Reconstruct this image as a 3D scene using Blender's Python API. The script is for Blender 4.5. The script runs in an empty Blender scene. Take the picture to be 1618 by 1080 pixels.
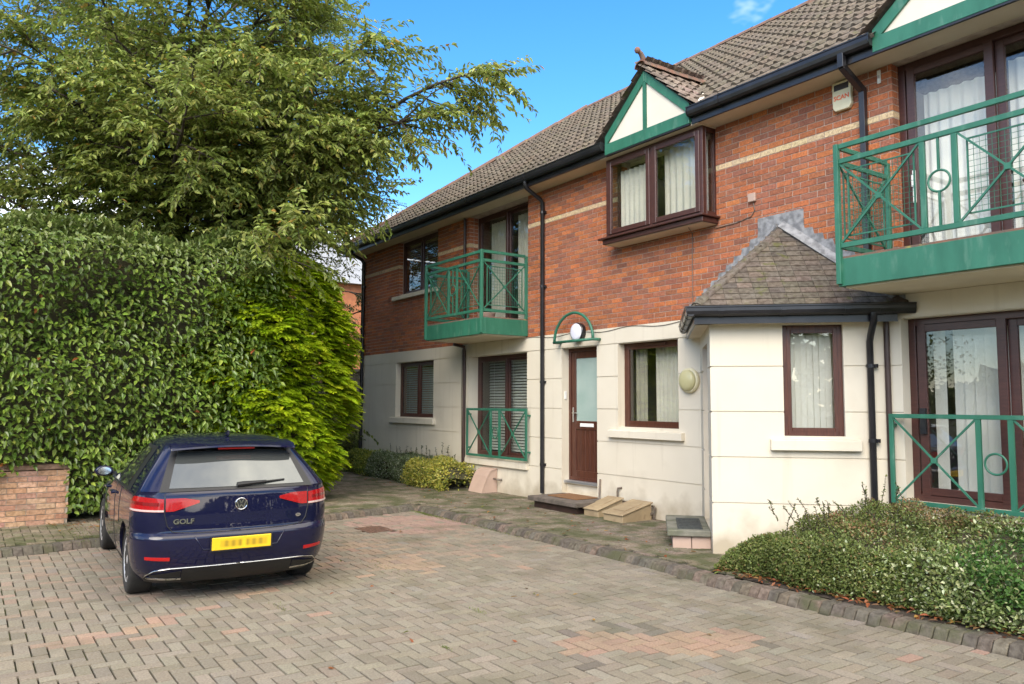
import bpy, bmesh, math, random
import numpy as np
from mathutils import Vector, Matrix

random.seed(7)
RNG = np.random.default_rng(11)
SC = bpy.context.scene
COL = SC.collection
R = math.radians

# ------------------------------------------------------------------ camera
F_PX, YAW, TILT, ROLL = 1237.87, R(55.223), R(4.4747), R(0.234)
CAM_POS = Vector((0.0, -8.1467, 1.5838))
_F = Vector((-math.sin(YAW) * math.cos(TILT), math.cos(YAW) * math.cos(TILT), math.sin(TILT)))
_Rt = Vector((math.cos(YAW), math.sin(YAW), 0))
_U = _Rt.cross(_F)
_R2 = _Rt * math.cos(ROLL) + _U * math.sin(ROLL)
_U2 = -_Rt * math.sin(ROLL) + _U * math.cos(ROLL)
cd = bpy.data.cameras.new('camera')
cd.sensor_width = 36.0
cd.lens = F_PX / 1618 * 36
cd.clip_end = 2000
cam = bpy.data.objects.new('camera', cd)
COL.objects.link(cam)
cam.matrix_world = Matrix(((_R2.x, _U2.x, -_F.x, CAM_POS.x), (_R2.y, _U2.y, -_F.y, CAM_POS.y),
                           (_R2.z, _U2.z, -_F.z, CAM_POS.z), (0, 0, 0, 1)))
SC.camera = cam


def project(p):
    d = Vector(p) - CAM_POS
    z = d.dot(_F)
    if z < .1:
        return (-9999, -9999, z)
    return (809 + F_PX * d.dot(_R2) / z, 540 - F_PX * d.dot(_U2) / z, z)


# ------------------------------------------------------------------ sky, sun, exposure
SUN_EL, SUN_AZ = R(37), R(143)      # azimuth clockwise from +Y
W = bpy.data.worlds.new('World')
SC.world = W
W.use_nodes = True
nt = W.node_tree
for n in list(nt.nodes):
    nt.nodes.remove(n)
N = lambda t: nt.nodes.new(t)
sky = N('ShaderNodeTexSky')
sky.sky_type = 'NISHITA'
sky.sun_disc = False
sky.sun_elevation = SUN_EL
sky.sun_rotation = SUN_AZ
sky.air_density = 1.0
sky.dust_density = 0.9
sky.ozone_density = 3.0
bg = N('ShaderNodeBackground')
bg.inputs['Strength'].default_value = 0.15
out = N('ShaderNodeOutputWorld')
tc = N('ShaderNodeTexCoord')
sep = N('ShaderNodeSeparateXYZ')
nt.links.new(tc.outputs['Generated'], sep.inputs[0])
zz = N('ShaderNodeMath'); zz.operation = 'MAXIMUM'; zz.inputs[1].default_value = 0.0
nt.links.new(sep.outputs['Z'], zz.inputs[0])
za = N('ShaderNodeMath'); za.operation = 'ADD'; za.inputs[1].default_value = 0.22
nt.links.new(zz.outputs[0], za.inputs[0])
dx = N('ShaderNodeMath'); dx.operation = 'DIVIDE'
dy = N('ShaderNodeMath'); dy.operation = 'DIVIDE'
nt.links.new(sep.outputs['X'], dx.inputs[0]); nt.links.new(za.outputs[0], dx.inputs[1])
nt.links.new(sep.outputs['Y'], dy.inputs[0]); nt.links.new(za.outputs[0], dy.inputs[1])
cmb = N('ShaderNodeCombineXYZ')
nt.links.new(dx.outputs[0], cmb.inputs[0]); nt.links.new(dy.outputs[0], cmb.inputs[1])
cmb.inputs[2].default_value = 11.56
cn = N('ShaderNodeTexNoise')
cn.inputs['Scale'].default_value = 0.75
cn.inputs['Detail'].default_value = 7
cn.inputs['Roughness'].default_value = 0.58
nt.links.new(cmb.outputs[0], cn.inputs['Vector'])
cr = N('ShaderNodeValToRGB')
cr.color_ramp.elements[0].position = 0.475
cr.color_ramp.elements[0].color = (0, 0, 0, 1)
cr.color_ramp.elements[1].position = 0.67
cr.color_ramp.elements[1].color = (1, 1, 1, 1)
nt.links.new(cn.outputs['Fac'], cr.inputs[0])
mx = N('ShaderNodeMix'); mx.data_type = 'RGBA'
mx.inputs[7].default_value = (15.0, 13.8, 11.6, 1)        # sunlit cloud, same scale as the sky texture
nt.links.new(cr.outputs[0], mx.inputs[0])
hsv = N('ShaderNodeHueSaturation')
hsv.inputs['Saturation'].default_value = 1.32
nt.links.new(sky.outputs[0], hsv.inputs['Color'])
nt.links.new(hsv.outputs[0], mx.inputs[6])
nt.links.new(mx.outputs[2], bg.inputs['Color'])
nt.links.new(bg.outputs[0], out.inputs['Surface'])

sl = bpy.data.lights.new('sun', 'SUN')
sl.energy = 1.5
sl.angle = R(40)
sl.color = (1.0, 0.90, 0.74)
sun = bpy.data.objects.new('sun', sl)
COL.objects.link(sun)
_sd = Vector((math.sin(SUN_AZ) * math.cos(SUN_EL), math.cos(SUN_AZ) * math.cos(SUN_EL), math.sin(SUN_EL)))
sun.rotation_euler = (-_sd).to_track_quat('-Z', 'Y').to_euler()
sun.location = _sd * 60

SC.view_settings.view_transform = 'Standard'
SC.view_settings.look = 'None'
SC.view_settings.gamma = 1.0
SC.view_settings.exposure = 1.22
SC.view_settings.use_curve_mapping = False
SC.cycles.max_bounces = 8
SC.cycles.transparent_max_bounces = 16


# ------------------------------------------------------------------ materials
def _new(name):
    m = bpy.data.materials.new(name)
    m.use_nodes = True
    t = m.node_tree
    b = t.nodes['Principled BSDF']
    return m, t, b


def srgb(r, g, b):
    f = lambda c: ((c / 255 + .055) / 1.055) ** 2.4 if c > 10 else c / 255 / 12.92
    return (f(r), f(g), f(b))


def mat(name, c, c2=None, scale=6.0, rough=.6, bump=0.0, bscale=60.0, metal=0.0, tint=None, spec=.5, coat=0.0,
        c3=None, scale3=.7, lo3=.5, hi3=.7, translucent=0.0, stretch=(1, 1, 1), detail=4, mix_lo=.35, mix_hi=.65):
    """Principled material; colour c<->c2 by noise, a stain c3 by a second noise, tint from object colour / face attribute."""
    m, t, b = _new(name)
    L = t.links.new
    geo = t.nodes.new('ShaderNodeNewGeometry')
    mp = t.nodes.new('ShaderNodeMapping')
    mp.inputs['Scale'].default_value = stretch
    L(geo.outputs['Position'], mp.inputs[0])
    col = t.nodes.new('ShaderNodeRGB'); col.outputs[0].default_value = (*c, 1)
    cur = col.outputs[0]

    def mix(a, bcol, fac, mode='MIX'):
        x = t.nodes.new('ShaderNodeMix'); x.data_type = 'RGBA'; x.blend_type = mode
        L(a, x.inputs[6])
        if isinstance(bcol, tuple): x.inputs[7].default_value = (*bcol, 1)
        else: L(bcol, x.inputs[7])
        if isinstance(fac, float): x.inputs[0].default_value = fac
        else: L(fac, x.inputs[0])
        return x.outputs[2]

    def noise(sc, lo, hi, det=4):
        n = t.nodes.new('ShaderNodeTexNoise')
        n.inputs['Scale'].default_value = sc
        n.inputs['Detail'].default_value = det
        L(mp.outputs[0], n.inputs['Vector'])
        r = t.nodes.new('ShaderNodeMapRange')
        r.inputs[1].default_value = lo; r.inputs[2].default_value = hi
        L(n.outputs['Fac'], r.inputs[0])
        return r.outputs[0]

    if tint == 'obj':
        oi = t.nodes.new('ShaderNodeObjectInfo'); cur = oi.outputs['Color']
    elif tint == 'attr':
        at = t.nodes.new('ShaderNodeAttribute'); at.attribute_name = 'tint'; cur = at.outputs['Color']
    if c2 is not None:
        if tint:
            cur = mix(cur, c2, noise(scale, mix_lo, mix_hi, detail), 'MULTIPLY')
        else:
            cur = mix(cur, c2, noise(scale, mix_lo, mix_hi, detail))
    if c3 is not None:
        cur = mix(cur, c3, noise(scale3, lo3, hi3, 6))
    L(cur, b.inputs['Base Color'])
    b.inputs['Roughness'].default_value = rough
    b.inputs['Metallic'].default_value = metal
    b.inputs['Specular IOR Level'].default_value = spec
    b.inputs['Coat Weight'].default_value = coat
    b.inputs['Coat Roughness'].default_value = .03
    if bump:
        n = t.nodes.new('ShaderNodeTexNoise')
        n.inputs['Scale'].default_value = bscale
        n.inputs['Detail'].default_value = 5
        L(mp.outputs[0], n.inputs['Vector'])
        bp = t.nodes.new('ShaderNodeBump')
        bp.inputs['Strength'].default_value = bump
        bp.inputs['Distance'].default_value = .01
        L(n.outputs['Fac'], bp.inputs['Height'])
        L(bp.outputs[0], b.inputs['Normal'])
    if translucent:
        tr = t.nodes.new('ShaderNodeBsdfTranslucent')
        L(cur, tr.inputs['Color'])
        ms = t.nodes.new('ShaderNodeMixShader'); ms.inputs[0].default_value = translucent
        o = t.nodes['Material Output']
        L(b.outputs[0], ms.inputs[1]); L(tr.outputs[0], ms.inputs[2]); L(ms.outputs[0], o.inputs['Surface'])
    return m


def glass_mat(name, tintc=(1, 1, 1), ior=1.5, rough=0.0, base_reflect=0.0):
    m, t, b = _new(name)
    t.nodes.remove(b)
    L = t.links.new
    g = t.nodes.new('ShaderNodeBsdfGlossy'); g.inputs['Roughness'].default_value = rough
    tr = t.nodes.new('ShaderNodeBsdfTransparent'); tr.inputs['Color'].default_value = (*tintc, 1)
    ge = t.nodes.new('ShaderNodeNewGeometry')
    dp_ = t.nodes.new('ShaderNodeVectorMath'); dp_.operation = 'DOT_PRODUCT'
    L(ge.outputs['Incoming'], dp_.inputs[0]); L(ge.outputs['Normal'], dp_.inputs[1])
    def mth(op, x, y=None):
        n = t.nodes.new('ShaderNodeMath'); n.operation = op
        for i, q in enumerate((x, y)):
            if q is None: continue
            if isinstance(q, (int, float)): n.inputs[i].default_value = q
            else: L(q, n.inputs[i])
        return n.outputs[0]
    c_ = mth('ABSOLUTE', dp_.outputs['Value'])
    f5 = mth('POWER', mth('SUBTRACT', 1.0, c_), 5.0)
    fac = mth('ADD', base_reflect, mth('MULTIPLY', f5, 1.0 - base_reflect))
    ms = t.nodes.new('ShaderNodeMixShader')
    L(fac, ms.inputs[0]); L(tr.outputs[0], ms.inputs[1]); L(g.outputs[0], ms.inputs[2])
    L(ms.outputs[0], t.nodes['Material Output'].inputs['Surface'])
    return m


MT = {}
MT['brick_obj'] = mat('brick_single', (.3, .1, .05), (.62, .58, .58), 45, .85, .5, 90, tint='obj')
MT['brick_attr'] = mat('brick_mass', (.3, .1, .05), (.62, .58, .58), 45, .85, .5, 90, tint='attr')
MT['mortar'] = mat('mortar', (.52, .43, .36), (.38, .30, .25), 12, .95, .5, 120)
MT['render'] = mat('cream_render', (.67, .612, .50), (.63, .572, .46), 1.3, .9, .12, 130, c3=(.52, .465, .37), scale3=1.1, lo3=.60, hi3=.85)
def dirty_base(m, z_lo, z_hi, col):
    """splash dirt along the foot of a wall and faint run-down streaks, broken up by noise."""
    t = m.node_tree; L = t.links.new; b = t.nodes['Principled BSDF']
    src = b.inputs['Base Color'].links[0].from_socket
    geo = t.nodes.new('ShaderNodeNewGeometry'); sp = t.nodes.new('ShaderNodeSeparateXYZ'); L(geo.outputs['Position'], sp.inputs[0])
    nz = t.nodes.new('ShaderNodeTexNoise'); nz.inputs['Scale'].default_value = 3.5; nz.inputs['Detail'].default_value = 8; L(geo.outputs['Position'], nz.inputs['Vector'])
    ad = t.nodes.new('ShaderNodeMath'); ad.operation = 'MULTIPLY_ADD'; ad.inputs[1].default_value = -.9; L(nz.outputs['Fac'], ad.inputs[0]); 
    a2 = t.nodes.new('ShaderNodeMath'); a2.operation = 'ADD'; a2.inputs[1].default_value = .45; L(sp.outputs['Z'], a2.inputs[0]); L(a2.outputs[0], ad.inputs[2])
    r = t.nodes.new('ShaderNodeMapRange'); r.inputs[1].default_value = z_hi; r.inputs[2].default_value = z_lo; r.inputs[4].default_value = .75; L(ad.outputs[0], r.inputs[0])
    mp = t.nodes.new('ShaderNodeMapping'); mp.inputs['Scale'].default_value = (9, 9, .45); L(geo.outputs['Position'], mp.inputs[0])
    n2 = t.nodes.new('ShaderNodeTexNoise'); n2.inputs['Scale'].default_value = 1.0; n2.inputs['Detail'].default_value = 5; L(mp.outputs[0], n2.inputs['Vector'])
    r2 = t.nodes.new('ShaderNodeMapRange'); r2.inputs[1].default_value = .58; r2.inputs[2].default_value = .80; r2.inputs[4].default_value = .35; L(n2.outputs['Fac'], r2.inputs[0])
    mxx = t.nodes.new('ShaderNodeMath'); mxx.operation = 'MAXIMUM'; L(r.outputs[0], mxx.inputs[0]); L(r2.outputs[0], mxx.inputs[1])
    x = t.nodes.new('ShaderNodeMix'); x.data_type = 'RGBA'; x.inputs[7].default_value = (*col, 1)
    L(mxx.outputs[0], x.inputs[0]); L(src, x.inputs[6]); L(x.outputs[2], b.inputs['Base Color'])


dirty_base(MT['render'], -.05, .32, (.36, .30, .21))
MT['soffit'] = mat('soffit_board', (.66, .58, .44), (.60, .52, .39), 2, .7)
MT['panel'] = mat('gable_panel', (.70, .65, .55), (.66, .61, .51), 3, .8)
MT['tile_obj'] = mat('roof_tile_single', (.2, .17, .15), (.55, .52, .48), 16, .92, .6, 70, tint='obj', c3=(.09, .09, .035), scale3=5.5, lo3=.62, hi3=.74)
MT['tile_attr'] = mat('roof_tile_mass', (.2, .17, .15), (.55, .52, .48), 16, .92, .6, 70, tint='attr', c3=(.09, .09, .035), scale3=5.5, lo3=.64, hi3=.76)
MT['plain_tile'] = mat('plain_tile', (.2, .17, .15), (.55, .5, .46), 22, .92, .6, 90, tint='obj', c3=(.10, .10, .03), scale3=7, lo3=.60, hi3=.70)
MT['ridge'] = mat('ridge_tile', (.22, .11, .075), (.13, .10, .08), 9, .9, .5, 70, c3=(.30, .26, .08), scale3=8, lo3=.62, hi3=.7)
MT['lead'] = mat('lead_flashing', (.30, .30, .305), (.15, .15, .155), 14, .6, .5, 40, mix_lo=.38, mix_hi=.62)
MT['black'] = mat('black_plastic', (.012, .012, .015), (.022, .021, .024), 5, .28)
MT['brown_pipe'] = mat('brown_plastic_pipe', (.055, .03, .024), (.035, .02, .017), 5, .4)
MT['upvc'] = mat('brown_upvc', (.055, .021, .017), (.075, .028, .022), 8, .35, stretch=(1, 1, 6))
MT['wood'] = mat('brown_timber', (.095, .032, .018), (.055, .018, .011), 10, .38, stretch=(8, 8, .6))
MT['green'] = mat('green_paint', (.022, .125, .076), (.032, .16, .10), 7, .45, .12, 40, c3=(.12, .24, .175), scale3=11, lo3=.58, hi3=.85, stretch=(1, 1, .3))
MT['glass'] = glass_mat('window_glass', (.96, .97, .95), 1.55, 0, .075)
MT['interior'] = mat('dim_room', (.22, .20, .18), (.16, .15, .14), 1, .9)
MT['curtain'] = mat('white_net_curtain', (.82, .79, .71), (.74, .71, .64), 3, .95, translucent=.25)
MT['drape'] = mat('heavy_curtain', (.36, .34, .28), (.28, .26, .21), 4, .95)
MT['vblind'] = mat('vertical_blind', (.84, .83, .80), (.78, .77, .74), 2, .9, translucent=.2)
MT['slat'] = mat('venetian_slat', (.50, .52, .50), (.44, .46, .44), 2, .6)
MT['slat_olive'] = mat('timber_venetian_slat', (.30, .26, .13), (.24, .20, .10), 2, .6)
MT['frost'] = mat('frosted_glass', (.36, .45, .41), (.30, .40, .36), 2.5, .22)
MT['steel'] = mat('steel', (.62, .62, .62), None, rough=.28, metal=1.0)
MT['alu'] = mat('silver_threshold', (.55, .56, .60), None, rough=.35, metal=.8)
MT['white_plastic'] = mat('white_plastic', (.78, .78, .75), None, rough=.4)
MT['cream_plastic'] = mat('cream_plastic', (.72, .66, .45), (.66, .60, .40), 6, .35)
MT['lamp_white'] = mat('white_lamp_lens', (.72, .72, .80), None, rough=.3)
MT['lamp_cream'] = mat('cream_lamp_lens', (.58, .54, .30), (.52, .48, .26), 8, .3)
MT['orange_print'] = mat('orange_print', (.80, .13, .03), None, rough=.5)
MT['concrete'] = mat('step_concrete', (.22, .21, .17), (.13, .13, .10), 6, .95, .5, 60, c3=(.10, .11, .06), scale3=3, lo3=.5, hi3=.75)
MT['buff'] = mat('buff_plastic_box', (.36, .275, .165), (.28, .21, .125), 5, .7, .1, 60, c3=(.22, .15, .09), scale3=7, lo3=.58, hi3=.75)
MT['pink'] = mat('pinkish_plastic_box', (.50, .36, .29), (.42, .30, .24), 3, .6)
MT['mat'] = mat('coir_mat', (.26, .13, .055), (.18, .09, .04), 60, 1.0, .8, 300)
MT['dark_mat'] = mat('rubber_mat', (.035, .04, .04), (.06, .065, .06), 30, .8, .5, 200)
MT['copper'] = mat('weathered_pipe', (.10, .085, .07), (.16, .12, .09), 12, .5)
MT['paver_obj'] = mat('paver_single', (.25, .22, .18), (.74, .72, .70), 70, .92, .6, 160, tint='obj', c3=(.10, .092, .055), scale3=1.6, lo3=.54, hi3=.84)
MT['paver_attr'] = mat('paver_mass', (.25, .22, .18), (.74, .72, .70), 70, .92, .6, 160, tint='attr', c3=(.10, .092, .055), scale3=1.6, lo3=.54, hi3=.84)
MT['path_obj'] = mat('path_paver_single', (.2, .17, .13), (.55, .52, .46), 40, .95, .8, 120, tint='obj', c3=(.075, .078, .032), scale3=2.6, lo3=.43, hi3=.62)
MT['path_attr'] = mat('path_paver_mass', (.2, .17, .13), (.55, .52, .46), 40, .95, .8, 120, tint='attr', c3=(.075, .078, .032), scale3=2.6, lo3=.43, hi3=.62)
MT['sand'] = mat('joint_sand', (.026, .022, .014), (.07, .08, .018), 3.5, 1.0, .5, 150, mix_lo=.45, mix_hi=.62)
MT['kerb'] = mat('kerb_block', (.13, .12, .105), (.55, .52, .50), 26, .95, .8, 80, tint='obj', c3=(.07, .07, .035), scale3=4, lo3=.52, hi3=.72)
MT['soil'] = mat('soil', (.055, .04, .027), (.035, .026, .018), 9, 1.0, .8, 60)
MT['ground'] = mat('rough_ground', (.075, .085, .035), (.06, .05, .03), .8, 1.0, .6, 20)
MT['leaf'] = mat('leaf', (.06, .1, .03), (.72, .75, .7), 3, .5, tint='attr', translucent=.34, spec=.35)
MT['limeleaf'] = mat('lime_conifer_leaf', (.3, .4, .03), (.85, .88, .8), 3, .6, tint='attr', translucent=.45, spec=.2)
MT['glossleaf'] = mat('glossy_leaf', (.05, .1, .03), (.75, .78, .72), 3, .33, tint='attr', translucent=.18, spec=.5)
MT['bark'] = mat('bark', (.085, .065, .05), (.05, .038, .03), 14, .95, .7, 40)
MT['birch_bark'] = mat('birch_bark', (.34, .30, .26), (.10, .085, .07), 7, .9, .5, 40, stretch=(1, 1, 3))
MT['core'] = mat('twig_brown_core', (.075, .070, .035), (.05, .045, .024), 9, 1.0, 1.0, 25)  # twig brown for the solid light-blocking cores inside the plants
MT['gardenbrick'] = mat('garden_brick', (.4, .2, .12), (.62, .58, .52), 30, .9, .6, 80, tint='obj', c3=(.16, .15, .09), scale3=3, lo3=.62, hi3=.8)
MT['pale_mortar'] = mat('pale_mortar', (.46, .40, .32), (.33, .28, .22), 8, .95, .5, 90)
MT['dark_render'] = mat('dirty_concrete_wall', (.11, .10, .088), (.07, .065, .055), 2, .95, .5, 30, c3=(.05, .055, .035), scale3=1.2, lo3=.5, hi3=.7)
MT['slate'] = mat('grey_slate', (.30, .31, .33), (.24, .25, .27), 3, .6)
MT['far_brick'] = mat('far_brick', (.42, .16, .07), (.33, .12, .06), 5, .9)
MT['iron'] = mat('rusty_iron', (.16, .085, .055), (.10, .06, .045), 25, .8, .6, 120)


# ------------------------------------------------------------------ mesh helpers
def arr_mesh(name, V, F, tint=None, smooth=False):
    V = np.asarray(V, dtype=np.float32).reshape(-1, 3)
    F = np.asarray(F, dtype=np.int32)
    me = bpy.data.meshes.new(name)
    n, k = F.shape
    me.vertices.add(len(V)); me.vertices.foreach_set('co', V.ravel())
    me.loops.add(n * k); me.loops.foreach_set('vertex_index', F.ravel())
    me.polygons.add(n)
    me.polygons.foreach_set('loop_start', np.arange(0, n * k, k, dtype=np.int32))
    me.update(calc_edges=True)
    me.polygons.foreach_set('use_smooth', np.full(n, smooth, dtype=bool))
    if tint is not None:
        t = np.asarray(tint, dtype=np.float32)
        if t.shape[1] == 3:
            t = np.concatenate([t, np.ones((len(t), 1), np.float32)], 1)
        a = me.attributes.new('tint', 'FLOAT_COLOR', 'FACE')
        a.data.foreach_set('color', t.ravel())
    return me


def link(name, me, material=None, parent=None, kind=None, label=None, cat=None, group=None):
    o = bpy.data.objects.new(name, me)
    COL.objects.link(o)
    if material is not None and me is not None and not me.materials:
        me.materials.append(MT[material] if isinstance(material, str) else material)
    if parent is not None:
        o.parent = parent
        if not any_local(parent):
            o.matrix_parent_inverse = Matrix.Translation(-wloc(parent))
    if kind: o['kind'] = kind
    if label: o['label'] = label
    if cat: o['category'] = cat
    if group: o['group'] = group
    return o


LOCAL = set()


def wloc(o):
    l = o.location.copy()
    if o.parent is not None:
        l += wloc(o.parent) + o.matrix_parent_inverse.translation
    return l


def any_local(o):
    while o is not None:
        if o.name in LOCAL: return True
        o = o.parent
    return False


def thing(name, label, cat, loc=(0, 0, 0), rotz=0.0, group=None, local=False):
    o = bpy.data.objects.new(name, None)
    COL.objects.link(o)
    o.location = loc
    o.rotation_euler = (0, 0, rotz)
    o.empty_display_size = .1
    o['label'] = label; o['category'] = cat
    if group: o['group'] = group
    if local: LOCAL.add(o.name)
    return o


class MB:
    def __init__(s):
        s.v = []; s.f = []; s.t = []

    def add(s, vs, fs, tint=None):
        n = len(s.v)
        s.v += [tuple(q) for q in vs]
        for f in fs:
            s.f.append(tuple(i + n for i in f)); s.t.append(tint)
        return s

    def box(s, x0, x1, y0, y1, z0, z1, tint=None, xf=None):
        vs = [Vector(q) for q in ((x0, y0, z0), (x1, y0, z0), (x1, y1, z0), (x0, y1, z0), (x0, y0, z1), (x1, y0, z1), (x1, y1, z1), (x0, y1, z1))]
        if xf is not None: vs = [xf @ q for q in vs]
        return s.add(vs, [(0, 3, 2, 1), (4, 5, 6, 7), (0, 1, 5, 4), (1, 2, 6, 5), (2, 3, 7, 6), (3, 0, 4, 7)], tint)

    def poly(s, pts, tint=None):
        return s.add(pts, [tuple(range(len(pts)))], tint)

    def prism(s, pts, vec, tint=None):
        n = len(pts); vec = Vector(vec)
        a = [Vector(q) for q in pts]; b = [q + vec for q in a]
        fs = [tuple(range(n))[::-1], tuple(range(n, 2 * n))]
        fs += [(i, (i + 1) % n, n + (i + 1) % n, n + i) for i in range(n)]
        return s.add(a + b, fs, tint)

    def bar(s, a, b, w, h, up=(0, 0, 1), tint=None):
        a = Vector(a); b = Vector(b); d = (b - a).normalized(); up = Vector(up)
        sd = d.cross(up)
        if sd.length < 1e-4: sd = d.cross(Vector((1, 0, 0)))
        sd.normalize(); u = sd.cross(d)
        o = [sd * (w / 2) * i + u * (h / 2) * j for i, j in ((-1, -1), (1, -1), (1, 1), (-1, 1))]
        return s.add([a + q for q in o] + [b + q for q in o], [(3, 2, 1, 0), (4, 5, 6, 7), (0, 1, 5, 4), (1, 2, 6, 5), (2, 3, 7, 6), (3, 0, 4, 7)], tint)

    def tube(s, pts, r, n=8, cap=True, tint=None):
        pts = [Vector(q) for q in pts]
        rr = r if isinstance(r, (list, tuple)) else [r] * len(pts)
        rings = []
        up = Vector((0, 0, 1))
        prev = None
        for i, q in enumerate(pts):
            d = (pts[min(i + 1, len(pts) - 1)] - pts[max(i - 1, 0)]).normalized()
            if prev is None:
                a = d.cross(up)
                if a.length < .05: a = d.cross(Vector((1, 0, 0)))
            else:
                a = prev - d * prev.dot(d)
            a.normalize(); prev = a
            b = d.cross(a)
            rings.append([q + (a * math.cos(2 * math.pi * k / n) + b * math.sin(2 * math.pi * k / n)) * rr[i] for k in range(n)])
        vs = [q for g in rings for q in g]
        fs = []
        for i in range(len(pts) - 1):
            for k in range(n):
                fs.append((i * n + k, i * n + (k + 1) % n, (i + 1) * n + (k + 1) % n, (i + 1) * n + k))
        if cap:
            fs.append(tuple(range(n))[::-1]); fs.append(tuple(range((len(pts) - 1) * n, len(pts) * n)))
        return s.add(vs, fs, tint)

    def lathe(s, prof, n=24, xf=None, tint=None):
        """prof: (r, h) pairs; axis = local z."""
        vs = []
        for r_, h in prof:
            for k in range(n):
                q = Vector((r_ * math.cos(2 * math.pi * k / n), r_ * math.sin(2 * math.pi * k / n), h))
                vs.append(xf @ q if xf is not None else q)
        fs = []
        for i in range(len(prof) - 1):
            for k in range(n):
                fs.append((i * n + k, i * n + (k + 1) % n, (i + 1) * n + (k + 1) % n, (i + 1) * n + k))
        fs.append(tuple(range(n))[::-1]); fs.append(tuple(range((len(prof) - 1) * n, len(prof) * n)))
        return s.add(vs, fs, tint)

    def mesh(s, name, bevel=0.0, smooth=False, segs=1):
        me = bpy.data.meshes.new(name)
        me.from_pydata([tuple(q) for q in s.v], [], s.f)
        if any(t is not None for t in s.t):
            a = me.attributes.new('tint', 'FLOAT_COLOR', 'FACE')
            for i, t in enumerate(s.t):
                a.data[i].color = (*t, 1) if t is not None else (1, 1, 1, 1)
        if bevel:
            bm = bmesh.new(); bm.from_mesh(me)
            bmesh.ops.remove_doubles(bm, verts=bm.verts, dist=1e-5)
            bmesh.ops.bevel(bm, geom=[e for e in bm.edges if len(e.link_faces) == 2 and e.calc_face_angle(0) > .5], offset=bevel, segments=segs, affect='EDGES', profile=.5)
            bm.to_mesh(me); bm.free()
        if smooth:
            me.polygons.foreach_set('use_smooth', [True] * len(me.polygons))
        me.update()
        return me

    def build(s, name, material, parent=None, bevel=0.0, smooth=False, segs=1, **kw):
        return link(name, s.mesh(name, bevel, smooth, segs), material, parent, **kw)


def smooth_by_angle(me, ang=.7):
    me.polygons.foreach_set('use_smooth', [True] * len(me.polygons))
    bm = bmesh.new(); bm.from_mesh(me)
    for e in bm.edges:
        if len(e.link_faces) == 2 and e.calc_face_angle(0) > ang: e.smooth = False
    bm.to_mesh(me); bm.free()


def jitter(c, v=.12, h=.04):
    k = 1 + random.uniform(-v, v)
    return tuple(max(0, x * k * (1 + random.uniform(-h, h))) for x in c)
# ================================================================== GROUND
DRIVE_Z, PATH_Z = -0.13, -0.05
g = 600
MB().poly([(-g, -g, -.24), (g, -g, -.24), (g, g, -.24), (-g, g, -.24)]).build('ground', 'ground', kind='structure')

KERB_A = (-11.35, -2.12)            # inner corner of the kerb (drive side)
KERB_B = (-9.85, -11.6)


def kerb_x(y):
    return KERB_A[0] + (KERB_B[0] - KERB_A[0]) * (y - KERB_A[1]) / (KERB_B[1] - KERB_A[1])


def kerb_y(x):
    return -2.12 - .10 * math.exp(-((x + 4.6) / 1.2) ** 2)


drive = MB().poly([(kerb_x(-14), -14, DRIVE_Z - .019), (9, -14, DRIVE_Z - .019), (9, -2.06, DRIVE_Z - .019), (KERB_A[0] - .05, -2.06, DRIVE_Z - .019)]).build('driveway', 'sand', kind='structure')
path = MB().poly([(-30, -14, PATH_Z - .014), (kerb_x(-14) - .1, -14, PATH_Z - .014), (KERB_A[0] - .1, -2.02, PATH_Z - .014), (-5.0, -2.02, PATH_Z - .014),
                  (-5.0, .2, PATH_Z - .014), (-30, .2, PATH_Z - .014)]).build('path', 'sand', kind='structure')
MB().poly([(-30, .2, PATH_Z - .014), (-18.2, .2, PATH_Z - .014), (-18.2, 9, PATH_Z - .014), (-30, 9, PATH_Z - .014)]).build('back_path', 'soil', kind='structure')
MB().poly([(-5.0, -2.03, PATH_Z - .013), (9, -2.03, PATH_Z - .013), (9, .1, PATH_Z - .013), (-5.0, .1, PATH_Z - .013)]).build('flower_bed', 'soil', kind='structure')


# chamfered paver, unit x = .2, y = .1
def paver_geo(sx, sy, h=.03, c=.003, gap=.011):
    x, y = sx / 2 - gap / 2, sy / 2 - gap / 2
    v = [(-x, -y, -h), (x, -y, -h), (x, y, -h), (-x, y, -h), (-x, -y, -c), (x, -y, -c), (x, y, -c), (-x, y, -c),
         (-x + c, -y + c, 0), (x - c, -y + c, 0), (x - c, y - c, 0), (-x + c, y - c, 0)]
    f = [(8, 9, 10, 11)] + [(4 + i, 4 + (i + 1) % 4, 8 + (i + 1) % 4, 8 + i) for i in range(4)] + [(i, (i + 1) % 4, 4 + (i + 1) % 4, 4 + i) for i in range(4)]
    return np.array(v), np.array(f)


PV, PF = paver_geo(.2, .1)
PV2 = PV[:, [1, 0, 2]] * np.array([-1, 1, 1])
paver_me = arr_mesh('paver', PV, PF); paver_me.materials.append(MT['paver_obj'])
path_me = arr_mesh('path_paver', PV, PF); path_me.materials.append(MT['path_obj'])


def smoothnoise(x, y, s):
    return (math.sin(x * s * 1.3 + 1.7 * math.sin(y * s * .9 + .5)) + math.sin(y * s * 1.1 + 1.3 * math.sin(x * s * .7 + 2.1)) + 2) / 4


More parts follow.
